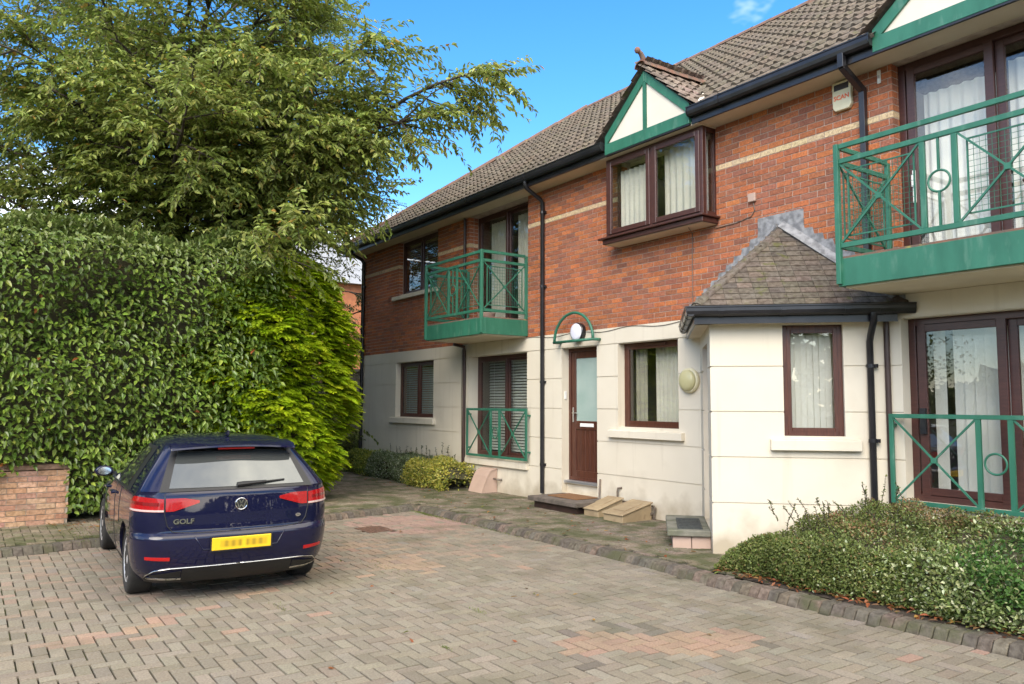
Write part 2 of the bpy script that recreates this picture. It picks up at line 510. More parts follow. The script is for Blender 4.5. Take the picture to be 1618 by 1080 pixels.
def drive_col(x, y):
    u = random.random()
    base = random.choice([(.222, .195, .15), (.237, .208, .162), (.208, .182, .14), (.225, .192, .146), (.247, .219, .17)])
    n = smoothnoise(x, y, .9)
    # pinkish repair patch in the near drive, with dark blocks round it
    a = (x + 4.15) * .41 + (y + 3.93) * .91; b = -(x + 4.15) * .91 + (y + 3.93) * .41
    e = abs(b + .07 * math.sin(a * 5)) / .24 + max(0, abs(a) - .62) / .2
    if e < 1: return jitter((.295, .21, .15), .08)
    if e < 2.0 and random.random() < .28: return jitter((.165, .145, .115), .2)
    # pink row and blush by the car
    row_x = np.interp(y, [-9, -7.88, -7.07, -5.83, -4.88, -4.2], [-6.3, -6.45, -6.62, -7.23, -8.11, -8.9])
    if abs(x - row_x) < .08 and y < -4.3 and random.random() < .85: return jitter((.32, .225, .165), .1)
    if x < -7.4 and random.random() < .30 + .3 * n: base = random.choice([(.265, .21, .16), (.275, .21, .16), (.255, .212, .165)])
    if (x + 10.2) ** 2 / .9 + (y + 2.9) ** 2 / .6 < 1 and random.random() < .8: base = (.32, .22, .18)
    if (x + 8.2) ** 2 / 1.2 + (y + 4.2) ** 2 / .12 < 1 and random.random() < .6: base = (.31, .23, .165)
    if u < .012: base = (.32, .22, .165)
    elif u < .03: base = (.24, .215, .18)
    return jitter(base, .09, .025)


def path_col(x, y):
    base = random.choice([(.23, .195, .145), (.21, .175, .13), (.26, .215, .165), (.20, .175, .125), (.24, .19, .15)])
    return jitter(base, .2, .04)


def herringbone(inside):
    out_ = []
    u = .1
    for k in range(-170, 170):
        for l in range(-90, 90):
            ox, oy = (k - 2 * l) * u, (k + 2 * l) * u
            cx, cy = ox - 4 + u, oy - 6 + u / 2
            if inside(cx, cy): out_.append((cx, cy, 0))
            cx, cy = ox - 4 + u / 2, oy - 6 + 2 * u
            if inside(cx, cy): out_.append((cx, cy, 1))
    return out_


def in_view(p, m=25):
    x, y, z = project(p)
    return z > .3 and -m < x < 1618 + m and -m < y < 1080 + m


def lay(pavers, z, colf, parent, me1, mass_mat, n_single, name, key, mass_name):
    cand = [q for q in pavers if in_view((q[0], q[1], z), -5) and key(q)]
    cand.sort(key=lambda q: (Vector((q[0], q[1], z)) - CAM_POS).length)
    single = set(cand[:n_single])
    Vs, Fs, Ts = [], [], []
    n = 0
    for q in pavers:
        cx, cy, o = q
        zz_ = z + random.uniform(-.0025, .0025)
        c = colf(cx, cy)
        if q in single:
            ob = link(name, me1, None, parent)
            ob.location = (cx, cy, zz_); ob.rotation_euler = (random.uniform(-.006, .006), random.uniform(-.006, .006), o * math.pi / 2 + random.uniform(-.008, .008))
            ob.color = (*c, 1)
        else:
            tilt = np.array([0, 0, 1.0])
            v = (PV2 if o else PV) + np.array([cx, cy, zz_])
            v[:, 2] += (v[:, 0] - cx) * random.uniform(-.008, .008)
            Vs.append(v); Fs.append(PF + n * 12); Ts += [c] * len(PF); n += 1
    m_ = arr_mesh(mass_name, np.concatenate(Vs), np.concatenate(Fs), np.array(Ts))
    link(mass_name, m_, mass_mat, parent, kind='stuff')


DRAIN = [(-9.45, -3.9), (-8.9, -3.2)]
dp = herringbone(lambda x, y: -12.6 < y < -2.17 + (kerb_y(x) + 2.12) and kerb_x(y) + .06 < x < 3.2 and not (abs(x + 9.95) < .3 and abs(y + 3.5) < .2))
dp = [q for q in dp if in_view((q[0], q[1], DRIVE_Z), 260)]
lay(dp, DRIVE_Z, drive_col, drive, paver_me, 'paver_attr', 300, 'paver', lambda q: True, 'paver_field')
pp = herringbone(lambda x, y: (y < .05 and ((y > -1.98 and -24 < x < -5.0) or (-9 < y <= -1.9 and -16.5 < x < kerb_x(y) - .22))))
pp = [q for q in pp if in_view((q[0], q[1], PATH_Z), 60)]
lay(pp, PATH_Z, path_col, path, path_me, 'path_attr', 260, 'path_paver', lambda q: q[1] > -2.1, 'path_paver_field')

# cast-iron cover in the drive
ic = thing('drain_cover', 'rusty iron drain cover set in the reddish pavers near the kerb corner', 'drain cover', (-9.95, -3.5, DRIVE_Z))
b_ = MB(); b_.box(-10.22, -9.68, -3.68, -3.32, DRIVE_Z - .03, DRIVE_Z - .002); b_.build('frame', 'iron', ic)
b_ = MB()
for i in range(9):
    for j in range(6):
        x = -10.17 + i * .055; y = -3.64 + j * .056
        b_.box(x, x + .035, y, y + .035, DRIVE_Z - .002, DRIVE_Z + .003)
b_.build('tread_studs', 'iron', ic)

# ------------------------------------------------------------------ kerb blocks
kerb = MB().bar((KERB_A[0] - .12, -2.03, -.14), (9, -2.03, -.14), .10, .08).build('kerb', 'sand', kind='structure')
prof = [(-.10, -.12), (-.095, -.045), (-.05, .025), (-.035, .032), (.10, .034), (.10, -.12)]
kb = MB()
w = .0475
kb.prism([(-w, y, z) for y, z in prof][::-1], (2 * w, 0, 0))
kerb_me = kb.mesh('kerb_block', bevel=.006)
kerb_me.materials.append(MT['kerb'])


def kerb_block(x, y, rz):
    o = link('kerb_block', kerb_me, None, kerb)
    o.location = (x, y, -.085 + random.uniform(-.005, .005))
    o.rotation_euler = (random.uniform(-.05, .05), random.uniform(-.03, .03), rz + random.uniform(-.03, .03))
    o.scale = (1, 1 + random.uniform(-.05, .05), 1 + random.uniform(-.04, .06))
    o.color = (*jitter(random.choice([(.125, .108, .086), (.11, .096, .077), (.14, .118, .092), (.16, .125, .096)]), .18), 1)


x = KERB_A[0] + .1
while x < -1.0:
    kerb_block(x, kerb_y(x) + .02, 0); x += .1
d_ = Vector((KERB_B[0] - KERB_A[0], KERB_B[1] - KERB_A[1], 0)); n_ = int(d_.length / .1) - 6; d_.normalize()
for i in range(n_):
    q = Vector((KERB_A[0], KERB_A[1], 0)) + d_ * (.05 + i * .1) + Vector((-.02, 0, 0))
    kerb_block(q.x, q.y, math.atan2(-d_.x, d_.y) - math.pi / 2 + math.pi + math.pi)
MB().bar((KERB_A[0] - .1, -2.1, -.14), (KERB_B[0] - .1, KERB_B[1], -.14), .10, .08).build('kerb_bedding', 'sand', kerb)

# ================================================================== BUILDING
BL, BR = -18.35, 1.5
bld = thing('apartment_building', 'two-storey red brick and cream rendered apartment building with tiled roof', 'building', (-8, 4, -.1))
OPEN = dict(u1=(-16.35, -14.51, 4.06, 5.31, .11), u2=(-13.24, -11.225, 3.03, 5.31, .21), bay=(-8.76, -7.0, 4.12, 5.31, .1), u3=(-4.47, -2.46, 3.03, 5.31, .14),
            l1=(-16.42, -14.63, 1.265, 2.5, .115), l2=(-13.22, -11.24, .56, 2.5, .21), d=(-10.26, -9.365, .13, 2.5, .14),
            l3=(-8.885, -7.645, 1.235, 2.5, .125), l4=(-4.46, -2.46, .58, 2.5, .14))


def in_open(x, z):
    return any(o[0] < x < o[1] and o[2] < z < o[3] for o in OPEN.values())


def wall_sheet(b, x0, x1, z0, z1, y=0.0):
    ops = [o for o in OPEN.values() if o[2] < z1 and o[3] > z0]
    xs = sorted({x0, x1, *[v for o in ops for v in o[:2] if x0 < v < x1]})
    zs = sorted({z0, z1, *[v for o in ops for v in o[2:4] if z0 < v < z1]})
    for i in range(len(xs) - 1):
        for j in range(len(zs) - 1):
            if not in_open((xs[i] + xs[i + 1]) / 2, (zs[j] + zs[j + 1]) / 2):
                b.poly([(xs[i], y, zs[j]), (xs[i + 1], y, zs[j]), (xs[i + 1], y, zs[j + 1]), (xs[i], y, zs[j + 1])])
    for ox0, ox1, oz0, oz1, d in ops:
        a, c = max(oz0, z0), min(oz1, z1)
        d += .06
        b.poly([(ox0, y, a), (ox0, y, c), (ox0, y + d, c), (ox0, y + d, a)])
        b.poly([(ox1, y, a), (ox1, y + d, a), (ox1, y + d, c), (ox1, y, c)])
        if oz1 <= z1: b.poly([(ox0, y, c), (ox1, y, c), (ox1, y + d, c), (ox0, y + d, c)])
        if oz0 >= z0: b.poly([(ox0, y, a), (ox0, y + d, a), (ox1, y + d, a), (ox1, y, a)])


b_ = MB(); wall_sheet(b_, BL, BR, 2.75, 5.34)
upper = b_.build('upper_wall', 'mortar', bld)
b_ = MB(); wall_sheet(b_, BL, BR, -.15, 2.75)
lower = b_.build('lower_wall', 'render', bld)

# ---- bricks
CH = (5.31 - 2.75) / 34
bricks = []          # x0,x1,z0,z1,color
RED = [(.44, .145, .06), (.49, .158, .056), (.38, .135, .065), (.35, .13, .07), (.52, .17, .058), (.42, .145, .065), (.33, .125, .072), (.46, .155, .065)]
for ci in range(34):
    z0 = 2.75 + ci * CH + .0055; z1 = z0 + CH - .011
    zc = (z0 + z1) / 2
    band = ci == 26
    ops = sorted(o for o in OPEN.values() if o[2] < zc < o[3])
    segs = []; s0 = BL
    for o in ops: segs.append((s0, o[0])); s0 = o[1]
    segs.append((s0, BR))
    for a, c in segs:
        x = math.floor((a - BL) / .225) * .225 + BL + (.1125 if (ci % 2 and not band) else 0) - .225
        while x < c:
            x0, x1 = max(x, a), min(x + .225, c)
            if x1 - x0 > .03:
                col = jitter((.72, .54, .32), .07) if band else jitter(random.choice(RED), .16)
                bricks.append((x0 + (.006 if x0 > a else -.003), x1 - (.006 if x1 < c else -.003), z0, z1, col))
            x += .225
ub = MB().box(-.5, .5, 0, 1, -.5, .5).mesh('brick')
ub.materials.append(MT['brick_obj'])


def bscore(b):
    p = ((b[0] + b[1]) / 2, 0, (b[2] + b[3]) / 2)
    x, y, z = project(p)
    if not (0 < x < 1618 and 0 < y < 1080): return -1
    xx, zz2 = p[0], p[2]
    if -8.95 < xx < -6.85 and zz2 > 3.95: return -1
    if -7.0 < xx < -4.6 and zz2 < 3.6 - abs(xx + 5.9) * .85: return -1
    if xx > -4.45: return -1
    return (b[1] - b[0]) * F_PX / z / 10
bricks.sort(key=lambda b: -bscore(b))
mb = MB()
for i, (x0, x1, z0, z1, c) in enumerate(bricks):
    yo = -.007 + random.uniform(-.0015, .0015)
    if i < 300:
        o = link('brick', ub, None, upper)
        o.location = ((x0 + x1) / 2, yo, (z0 + z1) / 2); o.scale = (x1 - x0, .105, z1 - z0); o.color = (*c, 1)
    else:
        mb.box(x0, x1, yo, yo + .105, z0, z1, c)
mb.build('brickwork', 'brick_attr', upper, kind='stuff')
# second leaf of bricks seen on the deep door reveals
mb = MB()
for ci in range(3, 34):
    z0 = 2.75 + ci * CH + .005
    for ox, s in ((-13.24, -1), (-4.47, -1)):
        mb.box(ox - .1, ox + .003, .108, .2, z0, z0 + CH - .01, jitter((.72, .54, .32), .07) if ci == 26 else jitter(random.choice(RED), .16))
mb.build('reveal_brickwork', 'brick_attr', upper, kind='stuff')

# ---- render bands with recessed grooves
zb = [-.15, .5, 1.0, 1.5, 2.0, 2.5, 2.752]
for k in range(6):
    z0, z1 = zb[k] + (.009 if k else 0), zb[k + 1] - .009
    if k == 5: z1 = zb[6]
    ops = [o for o in OPEN.values() if o[2] < z1 and o[3] > z0]
    zs = sorted({z0, z1, *[v for o in ops for v in o[2:4] if z0 < v < z1]})
    for j in range(len(zs) - 1):
        zc = (zs[j] + zs[j + 1]) / 2
        oo = sorted(o for o in ops if o[2] < zc < o[3])
        s0 = BL
        for o in oo + [(BR, BR, 0, 0, 0)]:
            if o[0] > s0: MB().box(s0, o[0] + (.002 if o[0] < BR else 0), -.013, .001, zs[j], zs[j + 1]).build('render_band', 'render', lower)
            s0 = o[1] - .002

# ---- other outer walls, floors and rooms
b_ = MB()
b_.poly([(BL, 0, -.15), (BL, 8.4, -.15), (BL, 8.4, 5.34), (BL, 0, 5.34)])
b_.poly([(BR, 0, -.15), (BR, 0, 5.34), (BR, 8.4, 5.34), (BR, 8.4, -.15)])
b_.poly([(BL, 8.4, -.15), (BR, 8.4, -.15), (BR, 8.4, 5.34), (BL, 8.4, 5.34)])
b_.build('rear_wall', 'far_brick', bld)
b_ = MB()
b_.box(BL + .05, BR - .05, 1.9, 2.0, 0, 5.3)
b_.box(BL + .05, BR - .05, .3, 1.9, 2.65, 2.98)
b_.box(BL + .05, BR - .05, .3, 1.9, .0, .12)
for x in (-14.2, -10.9, -9.2, -6.0, -4.8): b_.box(x, x + .1, .32, 1.9, .12, 5.3)
b_.build('room_partition', 'interior', bld)

# ---- roof
EY, EZ, RY, RZ = -.42, 5.47, 4.0, 8.74
HL = -18.82
PL = math.hypot(RY - EY, RZ - EZ); cp, sp = (RY - EY) / PL, (RZ - EZ) / PL
hx = HL + (RY - EY)
b_ = MB()
b_.poly([(HL, EY, EZ), (BR + .3, EY, EZ), (BR + .3, RY, RZ), (hx, RY, RZ)])
b_.poly([(HL, 8.82, EZ), (hx, RY, RZ), (BR + .3, RY, RZ), (BR + .3, 8.82, EZ)])
b_.poly([(HL, EY, EZ), (hx, RY, RZ), (HL, 8.82, EZ)])
roof = b_.build('roof', 'tile_attr', bld)
b_.t = [(.12, .1, .09)] * 3
roof.data = b_.mesh('roof'); roof.data.materials.append(MT['tile_attr'])

us = [0, .02, .045, .07, .092, .150, .166, .185, .204, .22, .308]
hs = [.002, .027, .038, .027, .002, .002, .022, .030, .022, .002, .002]
tv = []
for v, off in ((0, .052), (.42, .008)):
    tv += [(u, v, h + off) for u, h in zip(us, hs)]
tv += [(u, 0, max(.004, h + .008)) for u, h in zip(us, hs)]
n = len(us)
tf = [(i, i + 1, n + i + 1, n + i) for i in range(n - 1)] + [(2 * n + i, 2 * n + i + 1, i + 1, i) for i in range(n - 1)]
TV, TF = np.array(tv), np.array(tf)
tile_me = arr_mesh('roof_tile', TV, TF); tile_me.materials.append(MT['tile_obj'])
TILE = [(.15, .125, .097), (.14, .117, .091), (.163, .134, .104), (.132, .11, .088), (.154, .125, .096)]


class Gable:
    def __init__(s, xc, half, zbase, slope):
        s.xc, s.half, s.zb, s.sl = xc, half, zbase, slope
        s.zr = zbase + half * slope

    def z(s, x): return s.zr - abs(x - s.xc) * s.sl


DORM = Gable(-7.86, .93, 5.53, .88)
BIG = Gable(-3.42, 1.06, 5.54, .80)


def main_z(y): return EZ + (y - EY) * sp / cp


tiles = []
M3 = Matrix(((1, 0, 0), (0, cp, -sp), (0, sp, cp)))
for c in range(16):
    v = -.03 + c * .345
    for k in range(int((BR - HL + .3) / .3)):
        x = HL + .02 + k * .3
        y = EY + v * cp; z = EZ + v * sp
        if x < HL + max(0, (v + .15) * cp) - .12: continue
        ok = True
        for G in (DORM, BIG):
            if abs(x + .15 - G.xc) < G.half + .05 and (EZ + (v + .12) * sp) < G.z(x + .15) - .02: ok = False
        if ok: tiles.append((x, y, z))


def tscore(t):
    X, Y, D = project((t[0] + .15, t[1], t[2]))
    return -D if (0 < X < 1618 and -10 < Y < 1080) else -999 - D


tiles.sort(key=lambda t: -tscore(t))
Vs, Fs, Ts = [], [], []
for i, t in enumerate(tiles):
    c = jitter(random.choice(TILE), .07, .03)
    if i < 300:
        o = link('roof_tile', tile_me, None, roof)
        o.matrix_basis = Matrix.Translation(t) @ M3.to_4x4() @ Matrix.Rotation(random.uniform(-.006, .006), 4, 'Z')
        o.color = (*c, 1)
    else:
        vv = TV @ np.array(M3).T + np.array(t)
        Vs.append(vv); Fs.append(TF + len(TV) * (len(Vs) - 1)); Ts += [c] * len(TF)
link('roof_tile_field', arr_mesh('roof_tile_field', np.concatenate(Vs), np.concatenate(Fs), np.array(Ts)), 'tile_attr', roof, kind='stuff')

# ridge and hip tiles
rp = [(math.cos(a) * .115, math.sin(a) * .10) for a in [math.pi * k / 8 for k in range(9)]]
rm = MB()
v_ = [(x, 0, z) for x, z in rp] + [(x * 1.06, .45, z * 1.06) for x, z in rp]
rm.add(v_, [(i, i + 1, 10 + i, 9 + i) for i in range(8)])
v2 = [(x * .86, 0, z * .82) for x, z in rp]
rm.add([(x, 0, z) for x, z in rp] + v2, [(i + 1, i, 9 + i, 10 + i) for i in range(8)])
ridge_me = rm.mesh('ridge_tile'); ridge_me.materials.append(MT['ridge'])
smooth_by_angle(ridge_me)


def ridge_run(a, b, parent, lift=.0, step=.42):
    a, b = Vector(a), Vector(b)
    d = (b - a); L_ = d.length; d.normalize()
    s_ = d.cross(Vector((0, 0, 1))).normalized(); u_ = s_.cross(d)
    m = Matrix((s_, d, u_)).transposed().to_4x4()
    k = 0
    while k * step < L_:
        o = link('ridge_tile', ridge_me, None, parent)
        o.matrix_basis = Matrix.Translation(a + d * k * step + u_ * (lift + random.uniform(-.006, .006))) @ m
        k += 1


ridge_run((hx, RY, RZ), (BR, RY, RZ), roof, .0)
ridge_run((HL, EY, EZ), (hx, RY, RZ), roof, .02)

# ---- soffit, fascia, gutters
b_ = MB()
for a, c in ((HL, BR),): b_.box(a, c, -.372, .30, 5.312, 5.335)
b_.build('soffit', 'soffit', bld)
gp = [(-.385, 5.40), (-.40, 5.388), (-.45, 5.388), (-.478, 5.41), (-.488, 5.45), (-.488, 5.492), (-.497, 5.498), (-.497, 5.512), (-.478, 5.512), (-.478, 5.455), (-.44, 5.41), (-.40, 5.41), (-.395, 5.505), (-.385, 5.505)]
for a, c in ((HL, -8.72), (-7.0, -4.44), (-2.40, BR)):
    gb = MB().prism([(a, y, z) for y, z in gp], (c - a, 0, 0)).build('gutter', 'black', bld)
    b_ = MB(); b_.box(a, c, -.385, -.36, 5.30, 5.47); b_.box(a, c, -.391, -.385, 5.30, 5.32)
    b_.build('fascia_board', 'black', gb)
    b_ = MB(); x = a + .5
    for e in (a, c): b_.prism([(e - .004, y, z) for y, z in [(-.385, 5.385), (-.47, 5.385), (-.5, 5.42), (-.5, 5.515), (-.385, 5.515)]], (.008, 0, 0))
    while x < c - .2:
        b_.prism([(x - .03, y - .004, z - .003) for y, z in [(-.385, 5.385), (-.45, 5.385), (-.483, 5.408), (-.493, 5.45), (-.493, 5.5), (-.38, 5.5)]], (.06, 0, 0)); x += 1.9
    b_.build('gutter_bracket', 'black', gb)


def downpipe(pts, r, material, square=False, brackets=(), parent=bld):
    b = MB()
    if square:
        for i in range(len(pts) - 1):
            b.bar(pts[i], pts[i + 1], r * 2, r * 2, up=(0, 1, 0) if abs(Vector(pts[i + 1]).z - Vector(pts[i]).z) > abs(Vector(pts[i + 1]).y - Vector(pts[i]).y) else (0, 0, 1))
        o = b.build('downpipe', material, parent, bevel=.004)
    else:
        b.tube(pts, r, 12); o = b.build('downpipe', material, parent); smooth_by_angle(o.data, .9)
    if brackets:
        b = MB()
        p = Vector(pts[-1])
        for z in brackets:
            b.lathe([(r * 1.16, z - .02), (r * 1.16, z + .02)], 12, Matrix.Translation((p.x, p.y, 0)))
            b.box(p.x - r * 1.7, p.x + r * 1.7, p.y + r * .3, p.y + r * 1.4, z - .02, z + .02)
        b.build('pipe_bracket', material, o)
    return o


downpipe([(-10.74, -.435, 5.42), (-10.74, -.435, 5.33), (-10.74, -.40, 5.28), (-10.74, -.09, 5.12), (-10.74, -.055, 5.07), (-10.74, -.055, .07)], .036, 'black', brackets=(4.9, 3.6, 1.95, .55))
downpipe([(-4.78, -.445, 5.46), (-4.78, -.445, 5.26)], .035, 'black', True)
downpipe([(-4.78, -.445, 5.28), (-4.78, -.06, 5.10)], .034, 'black', True)
downpipe([(-4.78, -.055, 5.13), (-4.78, -.055, 3.0)], .033, 'black', True)
downpipe([(-18.24, -.42, 5.42), (-18.24, -.40, 5.3), (-18.24, -.10, 5.18), (-18.24, -.055, 5.1), (-18.24, -.055, -.05)], .045, 'black', brackets=(4.5, 3.0, 1.7, .4))
downpipe([(-13.34, -.05, 5.30), (-13.34, -.05, 3.0)], .028, 'brown_pipe')
downpipe([(-13.32, -.30, 2.74), (-13.32, -.06, 2.70), (-13.32, -.05, 2.6), (-13.32, -.05, -.05)], .032, 'brown_pipe')

# ---- gables
tile_small = tile_me


def gable(G, yf, y_back_fn, beam_x0, beam_x1, post, parent_name):
    bx0, bx1 = beam_x0, beam_x1
    zb0, zb1 = 5.312, 5.478
    gb = MB()
    # cream panel
    xa, xb = G.xc - G.half + .05, G.xc + G.half - .05
    gb.prism([(bx0 + .02, yf + .03, zb1 - .02), (bx1 - .02, yf + .03, zb1 - .02), (G.xc, yf + .03, G.zr - .08)], (0, .03, 0))
    g_ = gb.build('gable', 'panel', bld)
    MB().box(bx0, bx1, yf, yf + .06, zb0, zb1).build('gable_beam', 'green', g_, bevel=.004)
    MB().box(bx0, bx1, yf + .004, yf + .04, zb0 - .022, zb0 - .003).build('gable_drip', 'black', g_)
    for s in (-1, 1):
        e = bx0 if s < 0 else bx1
        zt = G.zr - .035
        hw = (G.zr - .17 - zb1) / G.sl
        L_ = [(e, yf + .004, zb1 - .002), (G.xc + s * hw, yf + .004, zb1 - .002), (G.xc, yf + .004, G.zr - .17), (G.xc, yf + .004, G.zr - .012), (e, yf + .004, G.z(e) - .012)]
        MB().prism(L_, (0, .05, 0)).build('barge_board', 'green', g_, bevel=.003)
    if post:
        MB().box(G.xc - .032, G.xc + .032, yf + .008, yf + .05, zb1, G.zr - .17).build('gable_post', 'green', g_)
    # roof slopes
    yb = EY + (G.zr - EZ) * cp / sp
    b = MB()
    for s in (-1, 1):
        xe = G.xc + s * (G.half + .05); ze = G.zr - (G.half + .05) * G.sl
        ye = max(yf, EY + (ze - EZ) * cp / sp)
        b.poly([(G.xc, yf - .03, G.zr), (G.xc, yb, G.zr), (xe, ye, ze), (xe, yf - .03, ze)])
    b.t = [(.10, .085, .075)] * 2
    gr = b.build('gable_roof', 'tile_attr', bld)
    ca, sa = 1 / math.hypot(1, G.sl), G.sl / math.hypot(1, G.sl)
    L_ = (G.half + .08) / ca
    for s in (-1, 1):
        # local axes: u along Y, v up slope, w normal
        up = Vector((-s * ca, 0, sa)); al = Vector((0, 1, 0)) if s > 0 else Vector((0, -1, 0))
        nn = al.cross(up)
        m = Matrix((al, up, nn)).transposed().to_4x4()
        c = 0
        while c * .28 < L_ - .1:
            v = c * .28
            base = Vector((G.xc + s * (G.half + .08), 0, G.zr - (G.half + .08) * G.sl)) + up * v
            k = 0
            y0 = yf - .05
            while True:
                yy = y0 + k * .3
                zc = base.z + up.z * .2
                if yy + .12 > EY + (zc + .03 - EZ) * cp / sp: break
                o = link('gable_tile', tile_me, None, gr)
                o.matrix_basis = Matrix.Translation((base.x, yy if s > 0 else yy + .3, base.z)) @ m
                o.color = (*jitter(random.choice([(.22, .165, .135), (.20, .155, .125), (.24, .19, .155)]), .18), 1)
                k += 1
            c += 1
    ridge_run((G.xc, yf - .07, G.zr + .03), (G.xc, yb - .1, G.zr + .03), gr, 0)
    return g_, gr


g1, g1r = gable(DORM, -.42, None, -8.70, -7.02, True, 'dormer')
g2, g2r = gable(BIG, -.42, None, -4.44, -2.40, False, 'gable')
# curled terracotta finial and loose mortar on the dormer
b_ = MB()
b_.tube([(-7.86, -.40, DORM.zr + .10), (-7.86, -.43, DORM.zr + .17), (-7.86, -.47, DORM.zr + .225), (-7.86, -.52, DORM.zr + .25)], [.05, .04, .034, .03], 10)
b_.lathe([(.005, -.045), (.03, -.036), (.045, 0), (.03, .036), (.005, .045)], 12, Matrix.Translation((-7.86, -.535, DORM.zr + .255)))
o = b_.build('finial', 'ridge', g1r, smooth=True)
b_ = MB()
b_.prism([(-6.92, -.36, 5.56), (-6.86, -.30, 5.60), (-7.10, .05, 5.83), (-7.16, .02, 5.84)], (0, 0, .035)); b_.build('valley_mortar', 'panel', g1r)
# ================================================================== WINDOWS AND DOORS
def frame_rect(b, x0, x1, z0, z1, y0, y1, w, wb=None, xf=None):
    wb = wb or w
    b.box(x0, x0 + w, y0, y1, z0, z1, xf=xf); b.box(x1 - w, x1, y0, y1, z0, z1, xf=xf)
    b.box(x0 + w, x1 - w, y0 + .001, y1 - .001, z1 - w, z1, xf=xf); b.box(x0 + w, x1 - w, y0 + .001, y1 - .001, z0, z0 + wb, xf=xf)


def window(x0, x1, z0, z1, y, lights, material='wood', w=.055, cw=.045, xf=None, name='window', parent=None, beads=True, glass='glass', fr_depth=.07):
    """lights: list of (x0,x1,offset) sashes; y = front plane of the frame."""
    b = MB(); frame_rect(b, x0, x1, z0, z1, y, y + fr_depth, w, xf=xf)
    o = b.build(name, material, parent or bld, bevel=.004)
    for a, c, off in lights:
        b = MB(); frame_rect(b, a, c, z0 + w * .8, z1 - w * .8, y + off, y + off + .045, cw, xf=xf)
        s = b.build('sash', material, o, bevel=.004)
        b = MB(); b.box(a + cw - .005, c - cw + .005, y + off + .02, y + off + .026, z0 + w * .8 + cw - .005, z1 - w * .8 - cw + .005, xf=xf)
        b.build('pane', glass, o)
    return o


def curtain(name, x0, x1, z0, z1, y, amp, waves, material, label, cat, xf=None, group=None):
    n = max(12, int(waves * 8)); V = []; F = []
    ph = random.uniform(0, 6)
    for j in range(2):
        for i in range(n + 1):
            u = i / n
            yy = y + amp * math.sin(u * waves * 2 * math.pi + ph + .8 * math.sin(u * 7)) * (1 if j else .8)
            p = Vector((x0 + (x1 - x0) * u, yy, z0 if j == 0 else z1))
            V.append(xf @ p if xf is not None else p)
    F = [(i, i + 1, n + 2 + i, n + 1 + i) for i in range(n)]
    me = arr_mesh(name, [tuple(v) for v in V], F, smooth=True)
    return link(name, me, material, label=label, cat=cat, group=group)


def venetian(x0, x1, z0, z1, y, material, label, pitch=.045, ang=55):
    t = thing('venetian_blind', label, 'blind', ((x0 + x1) / 2, y, z0))
    b = MB(); a = R(ang); h = .022
    z = z0
    while z < z1:
        b.poly([(x0, y - h * math.cos(a), z - h * math.sin(a)), (x1, y - h * math.cos(a), z - h * math.sin(a)), (x1, y + h * math.cos(a), z + h * math.sin(a)), (x0, y + h * math.cos(a), z + h * math.sin(a))])
        z += pitch
    b.build('slats', material, t, kind='stuff')
    b = MB(); b.box(x0, x1, y - .025, y + .025, z1, z1 + .04); b.build('headrail', material, t)
    b = MB()
    for f in (.12, .5, .88): b.box(x0 + (x1 - x0) * f - .002, x0 + (x1 - x0) * f + .002, y - .026, y - .024, z0, z1)
    b.build('ladder_cord', 'white_plastic', t)


def vertical_blind(x0, x1, z0, z1, y, label, n, xf=None, skip=()):
    t = thing('vertical_blind', label, 'blind', (x0, y, z0) if xf is None else tuple(xf @ Vector(((x0 + x1) / 2, y, z0))))
    w = (x1 - x0) / n
    for i in range(n):
        if i in skip: continue
        x = x0 + w * (i + .5); a = R(18 + random.uniform(-5, 5)); hw = w * .56
        pts = [Vector((x - hw * math.cos(a), y - hw * math.sin(a), z0)), Vector((x + hw * math.cos(a), y + hw * math.sin(a), z0)),
               Vector((x + hw * math.cos(a), y + hw * math.sin(a), z1)), Vector((x - hw * math.cos(a), y - hw * math.sin(a), z1))]
        if xf is not None: pts = [xf @ q for q in pts]
        MB().poly(pts).build('blind_vane', 'vblind', t)


def sill(parent, x0, x1, z0, z1, y0, y1, material='render', xf=None):
    b = MB()
    pts = [(x0, y0, z0), (x0, y1, z0), (x0, y1, z1 + .02), (x0, y0, z1)]
    if xf is not None: pts = [xf @ Vector(q) for q in pts]; vec = xf.to_3x3() @ Vector((x1 - x0, 0, 0))
    else: vec = (x1 - x0, 0, 0)
    b.prism(pts, vec)
    return b.build('window_sill', material, parent, bevel=.006)


# upper-left bedroom window
w1 = window(-16.35, -14.51, 4.06, 5.305, .11, [(-16.30, -15.46, .0), (-15.41, -14.56, .0)], 'upvc')
sill(w1, -16.58, -14.45, 3.955, 4.045, -.075, .12)
venetian(-16.28, -14.58, 4.14, 5.2, .26, 'slat_olive', 'olive timber venetian blind in the upper window at the far end', .05, 40)
# ground-left window
w2 = window(-16.42, -14.63, 1.265, 2.5, .115, [(-16.37, -15.55, 0), (-15.50, -14.68, 0)], 'wood')
sill(w2, -16.60, -14.53, 1.13, 1.25, -.085, .12)
venetian(-16.35, -14.70, 1.36, 2.40, .24, 'slat', 'grey venetian blind in the ground-floor window above the low shrubs', .05, 62)
